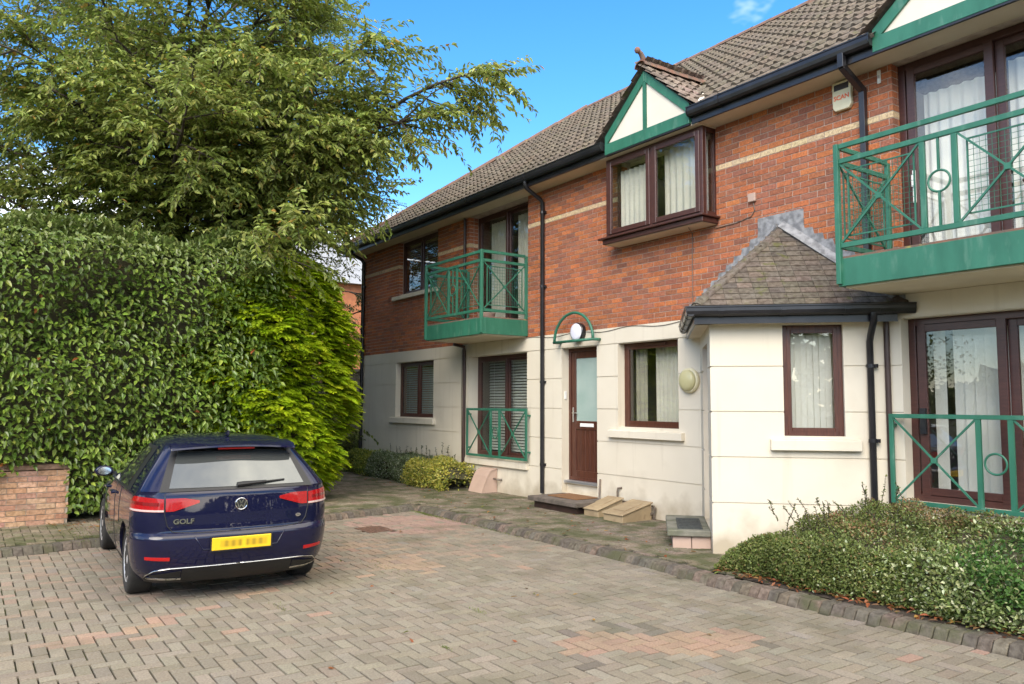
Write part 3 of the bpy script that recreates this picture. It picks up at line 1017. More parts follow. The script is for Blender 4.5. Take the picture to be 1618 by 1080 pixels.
# left doors, upper and lower
d1 = window(-13.24, -11.225, 3.03, 5.305, .21, [(-13.18, -12.20, .0), (-12.24, -11.28, .05)], 'upvc', .06, .06, name='balcony_door')
curtain('curtain', -13.12, -12.45, 3.1, 5.2, .45, .03, 7, 'curtain', 'pale net curtain in the upper glazed doors beside the tall drainpipe, left leaf', 'curtain')
curtain('curtain', -12.15, -11.30, 3.1, 5.2, .45, .03, 8, 'curtain', 'pale net curtain in the upper glazed doors beside the tall drainpipe, right leaf', 'curtain')
d2 = window(-13.22, -11.24, .56, 2.5, .21, [(-13.16, -12.20, .0), (-12.24, -11.30, .05)], 'upvc', .06, .06, name='patio_door')
sill(d2, -13.25, -11.19, .42, .535, -.07, .2)
venetian(-13.08, -11.36, .70, 2.38, .40, 'slat', 'grey venetian blind behind the ground-floor glazed doors under the small balcony', .055, 60)

# front door
fd = MB(); frame_rect(fd, -10.26, -9.365, .33, 2.5, .14, .21, .055)
front_door = fd.build('front_door', 'wood', bld, bevel=.004)
b_ = MB(); frame_rect(b_, -10.20, -9.42, .36, 2.44, .155, .20, .11, .13); b_.box(-10.09, -9.53, .156, .199, 1.16, 1.30)
b_.build('door_leaf', 'wood', front_door, bevel=.005)
MB().box(-10.095, -9.525, .172, .178, 1.29, 2.335).build('door_pane', 'frost', front_door)
for i in range(5):
    x = -10.092 + i * .1136; MB().box(x, x + .1106, .17, .182, .485, 1.165).build('door_board', 'wood', front_door, bevel=.004)
MB().box(-9.98, -9.64, .148, .156, 1.205, 1.262).build('letter_plate', 'white_plastic', front_door, bevel=.004)
b_ = MB(); b_.box(-10.165, -10.135, .140, .156, 1.28, 1.52); b_.bar((-10.15, .125, 1.43), (-10.03, .12, 1.43), .02, .02); b_.bar((-10.15, .155, 1.43), (-10.15, .12, 1.43), .018, .018)
b_.build('door_handle', 'steel', front_door, bevel=.003)
b_ = MB(); b_.box(-10.27, -9.355, .03, .145, .285, .33); b_.build('threshold', 'alu', front_door, bevel=.006)
b_ = MB(); b_.box(-10.26, -9.365, .10, .2, .0, .285); b_.build('door_riser', 'render', front_door)
b_ = MB(); b_.box(-10.262, -10.248, .05, .085, 1.66, 1.79); b_.build('door_bell', 'white_plastic', front_door)

# kitchen window beside the door
w3 = window(-8.885, -7.645, 1.235, 2.5, .125, [(-8.84, -7.69, 0)], 'wood', .055, .05)
b_ = MB(); b_.box(-8.45, -8.0, .10, .125, 2.445, 2.475); b_.build('trickle_vent', 'wood', w3, bevel=.004)
sill(w3, -9.05, -7.54, 1.075, 1.185, -.085, .13)
curtain('curtain', -8.80, -8.55, 1.3, 2.44, .30, .02, 3, 'drape', 'drab drawn-back curtain at the door side of the kitchen window', 'curtain')
curtain('curtain', -8.42, -7.70, 1.3, 2.44, .36, .025, 9, 'curtain', 'pale pleated curtain in the kitchen window between door and round lamp', 'curtain')

# bay window under the dormer
BY = -.27
bz0, bz1 = 4.085, 5.29
bay = MB()
frame_rect(bay, -8.84, -6.925, bz0, bz1, BY, BY + .065, .062)
bay.box(-7.918, -7.838, BY + .001, BY + .064, bz0 + .06, bz1 - .06)
for x in (-8.84, -6.99):
    bay.box(x, x + .065, BY + .066, BY + .082, bz0, bz1)
    bay.box(x + .001, x + .064, -.035, .0, bz0, bz1); bay.box(x + .001, x + .064, BY + .082, -.035, bz0, bz0 + .06); bay.box(x + .001, x + .064, BY + .082, -.035, bz1 - .06, bz1)
bay_o = bay.build('bay_window', 'upvc', bld, bevel=.004)
for a, c in ((-8.79, -7.905), (-7.85, -6.975)):
    b = MB(); frame_rect(b, a, c, bz0 + .045, bz1 - .045, BY - .018, BY + .03, .072); b.build('sash', 'upvc', bay_o, bevel=.006)
    MB().box(a + .065, c - .065, BY + .005, BY + .011, bz0 + .11, bz1 - .11).build('pane', 'glass', bay_o)
for x in (-8.822, -6.943):
    MB().box(x - .003, x + .003, BY + .078, -.03, bz0 + .055, bz1 - .055).build('side_pane', 'glass', bay_o)
b_ = MB()
b_.box(-8.93, -6.86, BY - .10, .0, 4.055, 4.083); b_.box(-8.87, -6.90, BY - .05, .0, 3.985, 4.054)
b_.build('bay_sill', 'upvc', bay_o, bevel=.006)
MB().box(-8.84, -6.93, BY - .02, -.002, 3.978, 3.984).build('bay_soffit', 'soffit', bay_o)
b_ = MB(); b_.box(-8.86, -6.91, -.37, -.0, 5.291, 5.311); b_.build('bay_head', 'soffit', bay_o)
curtain('curtain', -8.72, -7.94, 4.15, 5.12, -.07, .02, 8, 'curtain', 'white net curtain in the left light of the bay window', 'curtain')
curtain('curtain', -7.83, -7.02, 4.15, 5.22, -.05, .02, 7, 'curtain', 'white net curtain in the right light of the bay window', 'curtain')

# right doors, upper and lower
d3 = window(-4.47, -2.46, 3.03, 5.305, .125, [(-4.38, -3.50, .0), (-3.50, -2.52, .05)], 'upvc', .075, .085, name='balcony_door', fr_depth=.09)
b_ = MB(); b_.box(-4.335, -4.31, .10, .125, 3.75, 4.10); b_.bar((-4.322, .085, 3.92), (-4.322, .085, 4.05), .02, .025); b_.build('door_handle', 'white_plastic', d3)
curtain('curtain', -4.30, -3.50, 3.1, 4.98, .33, .02, 7, 'vblind', 'white sheer curtain in the upper glazed doors under the big gable, left leaf', 'curtain')
curtain('curtain', -3.44, -2.52, 3.1, 5.05, .33, .02, 8, 'vblind', 'white sheer curtain in the upper glazed doors under the big gable, right leaf', 'curtain')
d4 = window(-4.46, -2.46, .58, 2.5, .135, [(-4.37, -3.50, .0), (-3.50, -2.52, .05)], 'upvc', .075, .085, name='patio_door', fr_depth=.09)
b_ = MB(); b_.box(-4.35, -4.29, .10, .135, 1.28, 1.55); b_.build('door_handle', 'black', d4)
sill(d4, -4.50, -2.42, .44, .545, -.06, .13)
vertical_blind(-4.30, -2.55, .68, 2.38, .36, 'white vertical blind behind the ground-floor sliding doors by the big bush', 17, skip=(1, 9))

# ================================================================== BALCONIES AND RAILINGS
def x_panel(par, A, B, z0, z1, y_off, bw=.018, plate=.055):
    """A,B plan points (x,y); crossing diagonals with a square boss."""
    A = Vector((*A, 0)); B = Vector((*B, 0))
    p = lambda u, z: Vector((A.x + (B.x - A.x) * u, A.y + (B.y - A.y) * u, z))
    zc = (z0 + z1) / 2
    for a, c in (((0, z0), (1, z1)), ((0, z1), (1, z0))):
        nrm = (B - A).cross(Vector((0, 0, 1))).normalized()
        MB().bar(p(*a), p(*c), bw, bw, up=nrm).build('brace', 'green', par)
    d = (B - A).normalized()
    b = MB(); b.bar(p(.5, zc) - d * plate / 2, p(.5, zc) + d * plate / 2, .028, plate); b.build('boss', 'green', par)


def ring(par, c, d, r=.085, t=.011):
    pts = [Vector(c) + Vector(d) * (r * math.cos(a)) + Vector((0, 0, 1)) * (r * math.sin(a)) for a in [2 * math.pi * k / 28 for k in range(29)]]
    b = MB(); b.tube(pts, t, 8, cap=False); b.build('ring', 'green', par, smooth=True)


def wire(par, A, B, z0, z1):
    A = Vector((*A, 0)); B = Vector((*B, 0)); d = B - A; L_ = d.length
    p = lambda u, z: Vector((A.x + d.x * u, A.y + d.y * u, z))
    b = MB()
    n = int(L_ / .05)
    for i in range(1, n): b.bar(p(i / n, z0), p(i / n, z1), .0035, .0035)
    m = int((z1 - z0) / .05)
    for j in range(1, m): b.bar(p(0, z0 + (z1 - z0) * j / m), p(1, z0 + (z1 - z0) * j / m), .0035, .0035)
    b.build('wire_mesh', 'green', par)
    for a, c in (((0, z0), (1, z0)), ((0, z1), (1, z1)), ((0, z0), (0, z1)), ((1, z0), (1, z1))):
        MB().bar(p(*a), p(*c), .014, .014).build('mesh_edge', 'green', par)


def balcony(x0, x1, label):
    yf = -.97
    b = MB()
    b.box(x0, x1, yf, yf + .05, 2.77, 3.05)
    b.box(x0, x0 + .05, yf + .051, -.015, 2.77, 3.05); b.box(x1 - .05, x1, yf + .051, -.015, 2.77, 3.05)
    bal = b.build('balcony', 'green', bld, bevel=.004, label=label)
    MB().box(x0 + .051, x1 - .051, yf + .051, -.016, 2.754, 2.86).build('balcony_underside', 'soffit', bal)
    MB().box(x0 + .01, x1 - .01, yf + .012, .1, 3.051, 3.072).build('balcony_deck', 'ridge', bal)
    ps = .05
    for x in (x0 + ps / 2, x1 - ps / 2):
        MB().bar((x, yf - .012, 2.79), (x, yf - .012, 4.225), ps, ps, up=(0, 1, 0)).build('post', 'green', bal, bevel=.003)
        MB().bar((x, -.04, 3.07), (x, -.04, 4.2), ps * .9, ps * .9, up=(0, 1, 0)).build('post', 'green', bal, bevel=.003)
    for z, h in ((4.20, .05), (4.045, .05), (3.18, .05)):
        MB().bar((x0 + ps, yf, z), (x1 - ps, yf, z), .035, h).build('rail', 'green', bal, bevel=.003)
        for x in (x0 + ps / 2, x1 - ps / 2):
            MB().bar((x, yf + .02, z), (x, -.06, z), .03, h).build('rail', 'green', bal, bevel=.003)
    zl, zh = 3.205, 4.02
    xm = (x0 + x1) / 2
    for x in (xm - .145, xm + .145):
        MB().bar((x, yf, zl), (x, yf, zh), .05, .03, up=(0, 1, 0)).build('post', 'green', bal, bevel=.003)
    for a, c in ((x0 + .05, xm - .17), (xm + .17, x1 - .05)):
        x_panel(bal, (a, yf), (c, yf), zl, zh, 0)
        wire(bal, (a + .07, yf + .03), (c - .07, yf + .03), zl + .07, zh - .07)
    ring(bal, (xm, yf, 3.62), (1, 0, 0), .098)
    for a, c in ((zl, 3.52), (3.72, zh)):
        MB().bar((xm, yf, a), (xm, yf, c), .02, .02, up=(0, 1, 0)).build('baluster', 'green', bal)
    for x in (x0 + .025, x1 - .025):
        x_panel(bal, (x, yf + .03), (x, -.07), zl, zh, 0)
        wire(bal, (x, yf + .1), (x, -.13), zl + .07, zh - .07)
    return bal


balcony(-13.24, -11.215, 'green balcony of the far flat beside the tall black drainpipe')
balcony(-4.56, -2.50, 'green balcony above the big bush')


def railing(x0, x1, y, z0, z1, label):
    b = MB(); b.box(x0, x0 + .045, y - .015, y + .015, z0, z1); b.box(x1 - .045, x1, y - .015, y + .015, z0, z1)
    ra = b.build('window_railing', 'green', bld, bevel=.003, label=label)
    for z in (z0 + .02, z1 - .022):
        MB().box(x0 + .044, x1 - .044, y - .018, y + .018, z - .022, z + .022).build('rail', 'green', ra, bevel=.003)
    xm = (x0 + x1) / 2
    for x in (xm - .145, xm + .145):
        MB().box(x - .024, x + .024, y - .014, y + .014, z0 + .042, z1 - .044).build('post', 'green', ra)
    for a, c in ((x0 + .045, xm - .17), (xm + .17, x1 - .045)):
        x_panel(ra, (a, y), (c, y), z0 + .045, z1 - .045, 0)
    ring(ra, (xm, y, (z0 + z1) / 2), (1, 0, 0), .098)
    b = MB()
    for x in (x0 + .02, x1 - .02):
        for z in (z0 + .15, z1 - .12): b.bar((x, y, z), (x, -.01, z), .03, .03)
    b.build('railing_bracket', 'green', ra)


railing(-13.13, -11.12, -.10, .58, 1.49, 'green railing across the ground-floor doors under the small balcony')
railing(-4.57, -2.50, -.10, .56, 1.49, 'green railing across the sliding doors behind the big bush')

# flower pot seen through the left balcony railing
pt = thing('flower_pot', 'terracotta bowl pot on the small balcony deck', 'flower pot', (-11.75, -.55, 3.073))
MB().lathe([(.10, 0), (.15, .05), (.16, .11), (.165, .12), (.15, .12), (.14, .06), (.02, .04)], 20, Matrix.Translation((-11.75, -.55, 3.073))).build('bowl', 'pink', pt, smooth=True)
MB().lathe([(.14, .07), (.14, .085), (.01, .1)], 20, Matrix.Translation((-11.75, -.55, 3.073))).build('compost', 'soil', pt)
pt = thing('garden_chair', 'brown folded garden chair leaning on the right balcony rail', 'chair', (-2.78, -.55, 3.072))
for dx_ in (0, .4):
    MB().bar((-2.82 + dx_, -.72, 3.072), (-2.95 + dx_, -.35, 3.62), .03, .03).build('leg', 'upvc', pt)
    MB().bar((-2.82 + dx_, -.35, 3.072), (-2.90 + dx_, -.80, 3.52), .03, .03).build('leg', 'upvc', pt)
for k in range(5):
    MB().bar((-2.84, -.74 + k * .09, 3.47 - .01 * k), (-2.42, -.74 + k * .09, 3.47 - .01 * k), .06, .015).build('seat_slat', 'upvc', pt)

# ================================================================== PORCH
K = 1.31
PC = Vector((-5.93, -K, 0))                       # front corner
JR, JL = Vector((-5.93 + K, 0, 0)), Vector((-5.93 - K, 0, 0))
FL = K * math.sqrt(2)
r2 = math.sqrt(.5)
# local frames: x along the face from the corner, y into the porch, z up
XR = Matrix(((r2, -r2, 0, PC.x), (r2, r2, 0, PC.y), (0, 0, 1, 0), (0, 0, 0, 1)))
XL = Matrix(((-r2, r2, 0, PC.x), (r2, r2, 0, PC.y), (0, 0, 1, 0), (0, 0, 0, 1)))
PWIN = (.765, 1.40, 1.24, 2.46)
b_ = MB()
def psheet(b, xf, op, z0, z1, y=0.0, mirror=False):
    xs = [0, FL]; zs = [z0, z1]
    if op: xs = [0, op[0], op[1], FL]; zs = sorted({z0, z1, *[v for v in op[2:4] if z0 < v < z1]})
    for i in range(len(xs) - 1):
        for j in range(len(zs) - 1):
            if op and op[0] <= xs[i] < op[1] and op[2] <= zs[j] < op[3]: continue
            b.poly([xf @ Vector(q) for q in ((xs[i], y, zs[j]), (xs[i + 1], y, zs[j]), (xs[i + 1], y, zs[j + 1]), (xs[i], y, zs[j + 1]))])
psheet(b_, XR, PWIN, -.15, 2.62)
PDOOR = (.45, 1.35, .14, 2.3)
psheet(b_, XL, PDOOR, -.15, 2.62)
for xf, op, d in ((XR, PWIN, .12), (XL, PDOOR, .12)):
    a, c, e, f = op
    for q in ([(a, 0, e), (a, d, e), (a, d, f), (a, 0, f)], [(c, 0, e), (c, 0, f), (c, d, f), (c, d, e)], [(a, 0, f), (a, d, f), (c, d, f), (c, 0, f)], [(a, 0, e), (c, 0, e), (c, d, e), (a, d, e)]):
        b_.poly([xf @ Vector(v) for v in q])
porch = b_.build('porch_wall', 'render', bld)
for k in range(6):
    z0, z1 = zb[k] + (.009 if k else 0), min(zb[k + 1] - .009, 2.615)
    for xf, op in ((XR, PWIN), (XL, PDOOR)):
        zs = sorted({z0, z1, *[v for v in op[2:4] if z0 < v < z1]})
        for j in range(len(zs) - 1):
            zc = (zs[j] + zs[j + 1]) / 2
            sg = [(-.0128, FL)] if not (op[2] < zc < op[3]) else [(-.0128, op[0] + .002), (op[1] - .002, FL)]
            for a, c in sg:
                MB().box(a, c, -.013, .001, zs[j], zs[j + 1], xf=xf).build('render_band', 'render', porch)
pw = window(PWIN[0], PWIN[1], PWIN[2], PWIN[3], .045, [(PWIN[0] + .05, PWIN[1] - .05, 0)], 'wood', .055, .045, xf=XR)
sill(pw, PWIN[0] - .15, PWIN[1] + .15, 1.085, 1.20, -.085, .05, xf=XR)
vertical_blind(PWIN[0] + .09, PWIN[1] - .09, 1.32, 2.36, .17, 'pale vertical blind in the window of the angled porch', 7, xf=XR)
b_ = MB(); frame_rect(b_, PDOOR[0], PDOOR[1], PDOOR[2], PDOOR[3], .06, .12, .06, xf=XL); b_.box(PDOOR[0] + .06, PDOOR[1] - .06, .08, .11, PDOOR[2] + .06, PDOOR[3] - .06, xf=XL)
b_.build('porch_door', 'wood', bld, bevel=.003)

# porch roof: quarter pyramid, tiles laid course by course on each slope
AP = Vector((PC.x, .02, 3.74)); EO = .17; ez = 2.66
EC = Vector((PC.x, -K - EO * math.sqrt(2), ez))
ER, EL_ = Vector((PC.x + K + EO * math.sqrt(2), .0, ez)), Vector((PC.x - K - EO * math.sqrt(2), .0, ez))
b_ = MB(); b_.poly([EC, ER, AP]); b_.poly([EL_, EC, AP])
b_.t = [(.09, .08, .07)] * 2
proof = b_.build('porch_roof', 'tile_attr', bld)
pt_me = MB().box(-.5, .5, 0, 1, 0, 1).mesh('plain_tile'); pt_me.materials.append(MT['plain_tile'])
ncourse = 15
for A, B in ((EC, ER), (EL_, EC)):
    d = (B - A).normalized()
    mid = AP - A; foot = A + d * mid.dot(d)
    up = (AP - foot); SL = up.length; up.normalize()
    nn = d.cross(up)
    if nn.z < 0: nn = -nn
    m = Matrix((d, up, nn)).transposed().to_4x4()
    LA = (foot - A).length; LB = (B - foot).length
    gauge = SL / ncourse
    for c in range(ncourse):
        f = c / ncourse; f2 = (c + .7) / ncourse
        xa, xb = A.lerp(AP, f), B.lerp(AP, f)
        row = A + up * (c * gauge)
        s0, s1 = LA * f, (LA + LB) - LB * f
        x = s0 - (.0825 if c % 2 else 0)
        while x < s1:
            x0, x1 = max(x, s0), min(x + .165, s1)
            if x1 - x0 > .03:
                o = link('roof_tile', pt_me, None, proof)
                q = row + d * ((x0 + x1) / 2) + nn * .006
                tilt = Matrix.Rotation(-.085 + random.uniform(-.012, .012), 4, 'X')
                o.matrix_basis = Matrix.Translation(q - up * .02 + nn * .012) @ m @ tilt @ Matrix.Rotation(random.uniform(-.012, .012), 4, 'Z') @ Matrix.Diagonal((x1 - x0 - .004, gauge * 1.35, .019, 1))
                o.color = (*jitter(random.choice([(.145, .122, .096), (.165, .135, .106), (.13, .11, .088), (.235, .195, .15) if c > 10 else (.15, .124, .098)]), .16), 1)
            x += .165
# bonnet tiles up the hip
hd = (AP - EC)
for c in range(14):
    f = (c + .1) / 14.6
    q = EC + hd * f
    o = link('hip_tile', ridge_me, None, proof)
    s_ = hd.cross(Vector((0, 0, 1))).normalized(); u_ = s_.cross(hd.normalized())
    o.matrix_basis = Matrix.Translation(q + u_ * .0) @ Matrix((s_, hd.normalized(), u_)).transposed().to_4x4() @ Matrix.Diagonal((.62, .36, .45, 1))
    o.color = (1, 1, 1, 1)
bon = ridge_me.copy(); bon.materials.clear(); bon.materials.append(MT['plain_tile'])
for o in proof.children:
    if o.name.startswith('hip_tile'):
        o.data = bon; o.color = (*jitter((.145, .122, .096), .15), 1)
# stepped lead flashing on the brick wall
fl = MB().box(-5.93 - .33, -5.93 + .33, -.016, -.008, 3.60, 3.93).build('flashing', 'lead', proof)
for s in (-1, 1):
    for k in range(10):
        t0 = k / 10
        x0 = PC.x + s * (.20 + 1.30 * t0); z0 = 3.74 - (3.74 - ez) * (.20 + 1.30 * t0) / (K + EO * 1.414)
        MB().prism([(x0 - s * .02, -.017 - .001 * (k % 2), z0 - .06), (x0 + s * .165, -.017 - .001 * (k % 2), z0 - .20), (x0 + s * .165, -.017 - .001 * (k % 2), z0 - .02), (x0 + s * .12, -.017 - .001 * (k % 2), z0 + .17), (x0 - s * .02, -.017 - .001 * (k % 2), z0 + .18)], (0, .006, 0)).build('step_flashing', 'lead', proof)
    # lead roll in the abutment
    MB().bar(AP + Vector((s * .03, -.06, .05)), (ER if s > 0 else EL_) + Vector((-s * .1, -.07, .08)), .10, .02, up=(0, -1, 1)).build('lead_gutter', 'lead', proof)
# eaves: soffit, fascia and gutter round the porch
for A, B, nm in ((EC, ER, XR), (EC, EL_, XL)):
    L_ = (B - A).length + .0
    xf = nm.copy()
    off = -EO
    b = MB(); b.box(-EO, FL + .05, off, .012, 2.475, 2.49, xf=xf); b.build('porch_soffit', 'soffit', bld)
    b = MB(); b.box(-EO - .012, FL + .06, off - .018, off, 2.465, 2.62, xf=xf); b.box(-EO - .02, FL + .06, off - .024, off - .018, 2.465, 2.485, xf=xf)
    fb = b.build('fascia_board', 'black', bld)
    prof_ = [(off - .02, 2.56), (off - .035, 2.545), (off - .075, 2.545), (off - .10, 2.565), (off - .112, 2.60), (off - .112, 2.635), (off - .122, 2.64), (off - .122, 2.655), (off - .10, 2.655), (off - .10, 2.61), (off - .06, 2.565), (off - .03, 2.565), (off - .03, 2.65), (off - .02, 2.65)]
    xa = -EO - .10
    b = MB(); b.prism([xf @ Vector((xa, y, z)) for y, z in prof_], xf.to_3x3() @ Vector((FL + .12 - xa + (.1 if nm is XR else 0), 0, 0)))
    gt = b.build('gutter', 'black', bld)
    b = MB()
    for x in (.1, .75, 1.4, 1.75):
        b.prism([xf @ Vector((x - .03, y - .004 * (1 if y < off - .05 else 0), z - .004)) for y, z in prof_[:6]] + [xf @ Vector((x - .03, off - .02, 2.64))], xf.to_3x3() @ Vector((.06, 0, 0)))
    b.build('gutter_bracket', 'black', gt)
pq = lambda x, y, z: XR @ Vector((x, y, z))
downpipe([pq(1.66, -EO - .07, 2.56), pq(1.66, -EO - .07, 2.47), pq(1.66, -EO - .02, 2.42), pq(1.66, -.10, 2.33), pq(1.66, -.055, 2.26), pq(1.66, -.055, -.05)], .036, 'black', brackets=(2.0, 1.2))
downpipe([(-4.60, -.045, 2.50), (-4.60, -.045, .0)], .030, 'brown_pipe')

# ================================================================== FITTINGS AND SMALL THINGS
# alarm box
al = thing('alarm_box', 'cream alarm box marked SCAN on the brick wall', 'alarm box', (-5.03, 0, 4.96))
b_ = MB(); b_.prism([(-5.145, -.012, 5.29), (-4.915, -.012, 5.29), (-4.915, -.012, 5.0), (-4.945, -.012, 4.955), (-5.115, -.012, 4.955), (-5.145, -.012, 5.0)][::-1], (0, -.055, 0)); b_.build('housing', 'cream_plastic', al, bevel=.006)
MB().box(-5.12, -4.94, -.072, -.0665, 5.19, 5.26).build('strobe_lens', 'black', al)


def text(s, loc, size, rot, material, parent, name='lettering', sx=1.0, bold=0.0):
    cu = bpy.data.curves.new(name, 'FONT')
    cu.body = s; cu.size = size; cu.align_x = 'CENTER'; cu.align_y = 'CENTER'; cu.extrude = .0012; cu.offset = bold
    tmp = bpy.data.objects.new('tmp', cu); COL.objects.link(tmp)
    dg = bpy.context.evaluated_depsgraph_get()
    me = bpy.data.meshes.new_from_object(tmp.evaluated_get(dg))
    bpy.data.objects.remove(tmp)
    o = link(name, me, None, parent)
    me.materials.clear(); me.materials.append(MT[material])
    o.matrix_basis = Matrix.Translation(loc) @ rot.to_4x4() @ Matrix.Diagonal((sx, 1, 1, 1))
    return o


RX = Matrix.Rotation(R(90), 3, 'X')
text('SCAN', (-5.03, -.0685, 5.10), .074, RX, 'orange_print', al, bold=.002)

b_ = thing('wall_plate', 'small white bracket plate on the brick pier by the balcony door', 'bracket', (-4.6, 0, 5.1))
MB().box(-4.625, -4.585, -.022, -.009, 5.13, 5.28).build('plate', 'white_plastic', b_, bevel=.003)
MB().box(-4.615, -4.595, -.03, -.022, 5.19, 5.22).build('screw_block', 'steel', b_)
b_ = thing('junction_box', 'small pink junction box with a cable on the bricks beside the bay window', 'junction box', (-6.33, 0, 4.15))
MB().box(-6.385, -6.275, -.05, -.008, 4.16, 4.27).build('housing', 'pink', b_, bevel=.006)
MB().tube([(-6.32, -.02, 4.16), (-6.30, -.016, 4.05), (-6.36, -.014, 3.98), (-6.6, -.014, 3.94), (-6.95, -.014, 3.93)], .006, 6).build('cable', 'copper', b_)
b_ = MB(); b_.tube([(-7.25, -.2, 3.97), (-7.35, -.015, 3.93), (-7.36, -.013, 3.6), (-7.36, -.013, 2.95), (-7.355, -.013, 2.86)], .006, 6)
b_.build('cable', 'copper', label='thin dark cable running down the bricks from the bay window sill', cat='cable')
b_ = thing('cable_clip_camera', 'tiny white sensor on the bricks above the porch gutter end', 'sensor', (-7.33, 0, 2.86))
MB().lathe([(.022, 0), (.024, .05), (.016, .06)], 12, Matrix.Translation((-7.37, -.01, 2.90)) @ Matrix.Rotation(R(90), 4, 'X')).build('body', 'white_plastic', b_)
b_ = MB(); pts = []
for i in range(40):
    u = i / 39; pts.append((-11.25 + u * 3.75, -.018, 2.74 + .015 * math.sin(u * 19) - .03 * math.sin(u * math.pi * 3) ** 2))
b_.tube(pts, .0055, 5); b_.build('cable', 'copper', label='long sagging black cable along the top of the cream render', cat='cable')
b_ = MB(); b_.tube([(-13.40, -.02, 2.73), (-13.45, -.02, 2.62), (-13.46, -.02, 1.6), (-13.44, -.02, .3)], .008, 5)
b_.build('cable', 'copper', label='thin cable dropping beside the brown pipe at the small shrubs', cat='cable')

# arched lamp over the door
lp = thing('arched_wall_lamp', 'green arched tube bracket with round white lamp above the front door', 'lamp', (-9.95, 0, 2.6))
cx, zb_, r_ = -9.775, 2.59, .49
yl = -.16
arc = [(cx + r_ * math.cos(a), yl, zb_ + r_ * math.sin(a) * .93) for a in [math.pi * k / 20 for k in range(21)]]
b_ = MB(); b_.tube(arc, .023, 10); b_.build('arch', 'green', lp, smooth=True)
MB().tube([(cx - r_ - .02, yl, zb_), (cx + r_ + .02, yl, zb_)], .023, 10).build('crossbar', 'green', lp, smooth=True)
for s in (-1, 1):
    MB().tube([(cx + s * r_, yl, zb_), (cx + s * r_, -.01, zb_)], .023, 10).build('stay', 'green', lp, smooth=True)
xf = Matrix.Translation((cx - .0, -.012, 2.735)) @ Matrix.Rotation(R(90), 4, 'X')
MB().lathe([(.15, 0), (.155, .07), (.14, .09)], 28, xf).build('lamp_body', 'black', lp, smooth=False)
MB().lathe([(.14, .085), (.14, .10), (.10, .112), (.02, .115)], 28, xf).build('lens', 'lamp_white', lp, smooth=True)
# bulkhead lamp by the porch
lp = thing('bulkhead_lamp', 'round cream bulkhead lamp on the render beside the porch', 'lamp', (-7.44, 0, 1.9))
xf = Matrix.Translation((-7.42, -.012, 1.905)) @ Matrix.Rotation(R(90), 4, 'X')
MB().lathe([(.165, 0), (.172, .03), (.168, .055), (.15, .065)], 28, xf).build('base', 'cream_plastic', lp, smooth=True)
MB().lathe([(.148, .06), (.14, .09), (.11, .115), (.06, .128), (.01, .13)], 28, xf).build('lens', 'lamp_cream', lp, smooth=True)

# front step with doormat
st = thing('front_step', 'grey concrete slab step in front of the brown front door', 'step', (-9.7, -.35, PATH_Z))
MB().box(-10.22, -9.0, -.74, -.014, .055, .125).build('slab', 'concrete', st, bevel=.012, segs=2)
MB().box(-10.14, -9.08, -.66, -.015, -.10, .054).build('plinth', 'brown_pipe', st)
st.children[1].data.materials.clear(); st.children[1].data.materials.append(mat('plinth_block', (.15, .12, .10), (.09, .075, .06), 9, .95, .5, 50))
MB().box(-10.0, -9.3, -.50, -.06, .126, .142).build('doormat', 'mat', label='brown coir doormat on the front step', cat='doormat', bevel=.004)
# porch step, square to the left face
ps_ = thing('porch_step', 'short concrete step on pink blocks at the hidden porch door', 'step', tuple(XL @ Vector((.8, -.2, PATH_Z))))
MB().box(.20, 1.45, -.50, -.014, .085, .155, xf=XL).build('slab', 'concrete', ps_, bevel=.010)
for i in range(2):
    MB().box(.25 + .0, .36, -.44 + i * .215, -.44 + i * .215 + .208, -.08, .083, xf=XL).build('block', 'pink', ps_, bevel=.004)
for i in range(5):
    MB().box(.365 + i * .215, .365 + i * .215 + .208, -.44, -.34, -.08, .083, xf=XL).build('block', 'pink', ps_, bevel=.004)
dm = MB(); dm.box(.30, 1.1, -.38, -.10, .156, .170, xf=XL)
for i in range(6): dm.box(.33 + i * .12, .37 + i * .12, -.36, -.12, .1705, .176, xf=XL)
dm.build('doormat', 'dark_mat', label='dark ribbed rubber mat on the porch step', cat='doormat')


def meter_box(xa, xb, yf, name_label, material='buff'):
    t = thing('meter_box', name_label, 'meter box', ((xa + xb) / 2, yf / 2, PATH_Z))
    zf, zk = .035, .17
    b = MB(); b.prism([(xa, yf, PATH_Z - .01), (xa, yf, zf), (xa, -.1, zk), (xa, -.1, PATH_Z - .01)][::-1], (xb - xa, 0, 0)); b.build('box', material, t, bevel=.008)
    b = MB(); b.prism([(xa - .015, yf - .02, zf + .002), (xa - .015, yf - .02, zf + .022), (xa - .015, -.085, zk + .03), (xa - .015, -.085, zk + .008)][::-1], (xb - xa + .03, 0, 0)); b.build('lid', material, t, bevel=.006)
    b = MB(); b.prism([(xa + .08, yf + .12, zf + .058), (xa + .08, yf + .12, zf + .064), (xa + .08, -.2, zk + .008), (xa + .08, -.2, zk + .002)][::-1], (xb - xa - .16, 0, 0)); b.build('label_panel', 'buff', t)
    return t


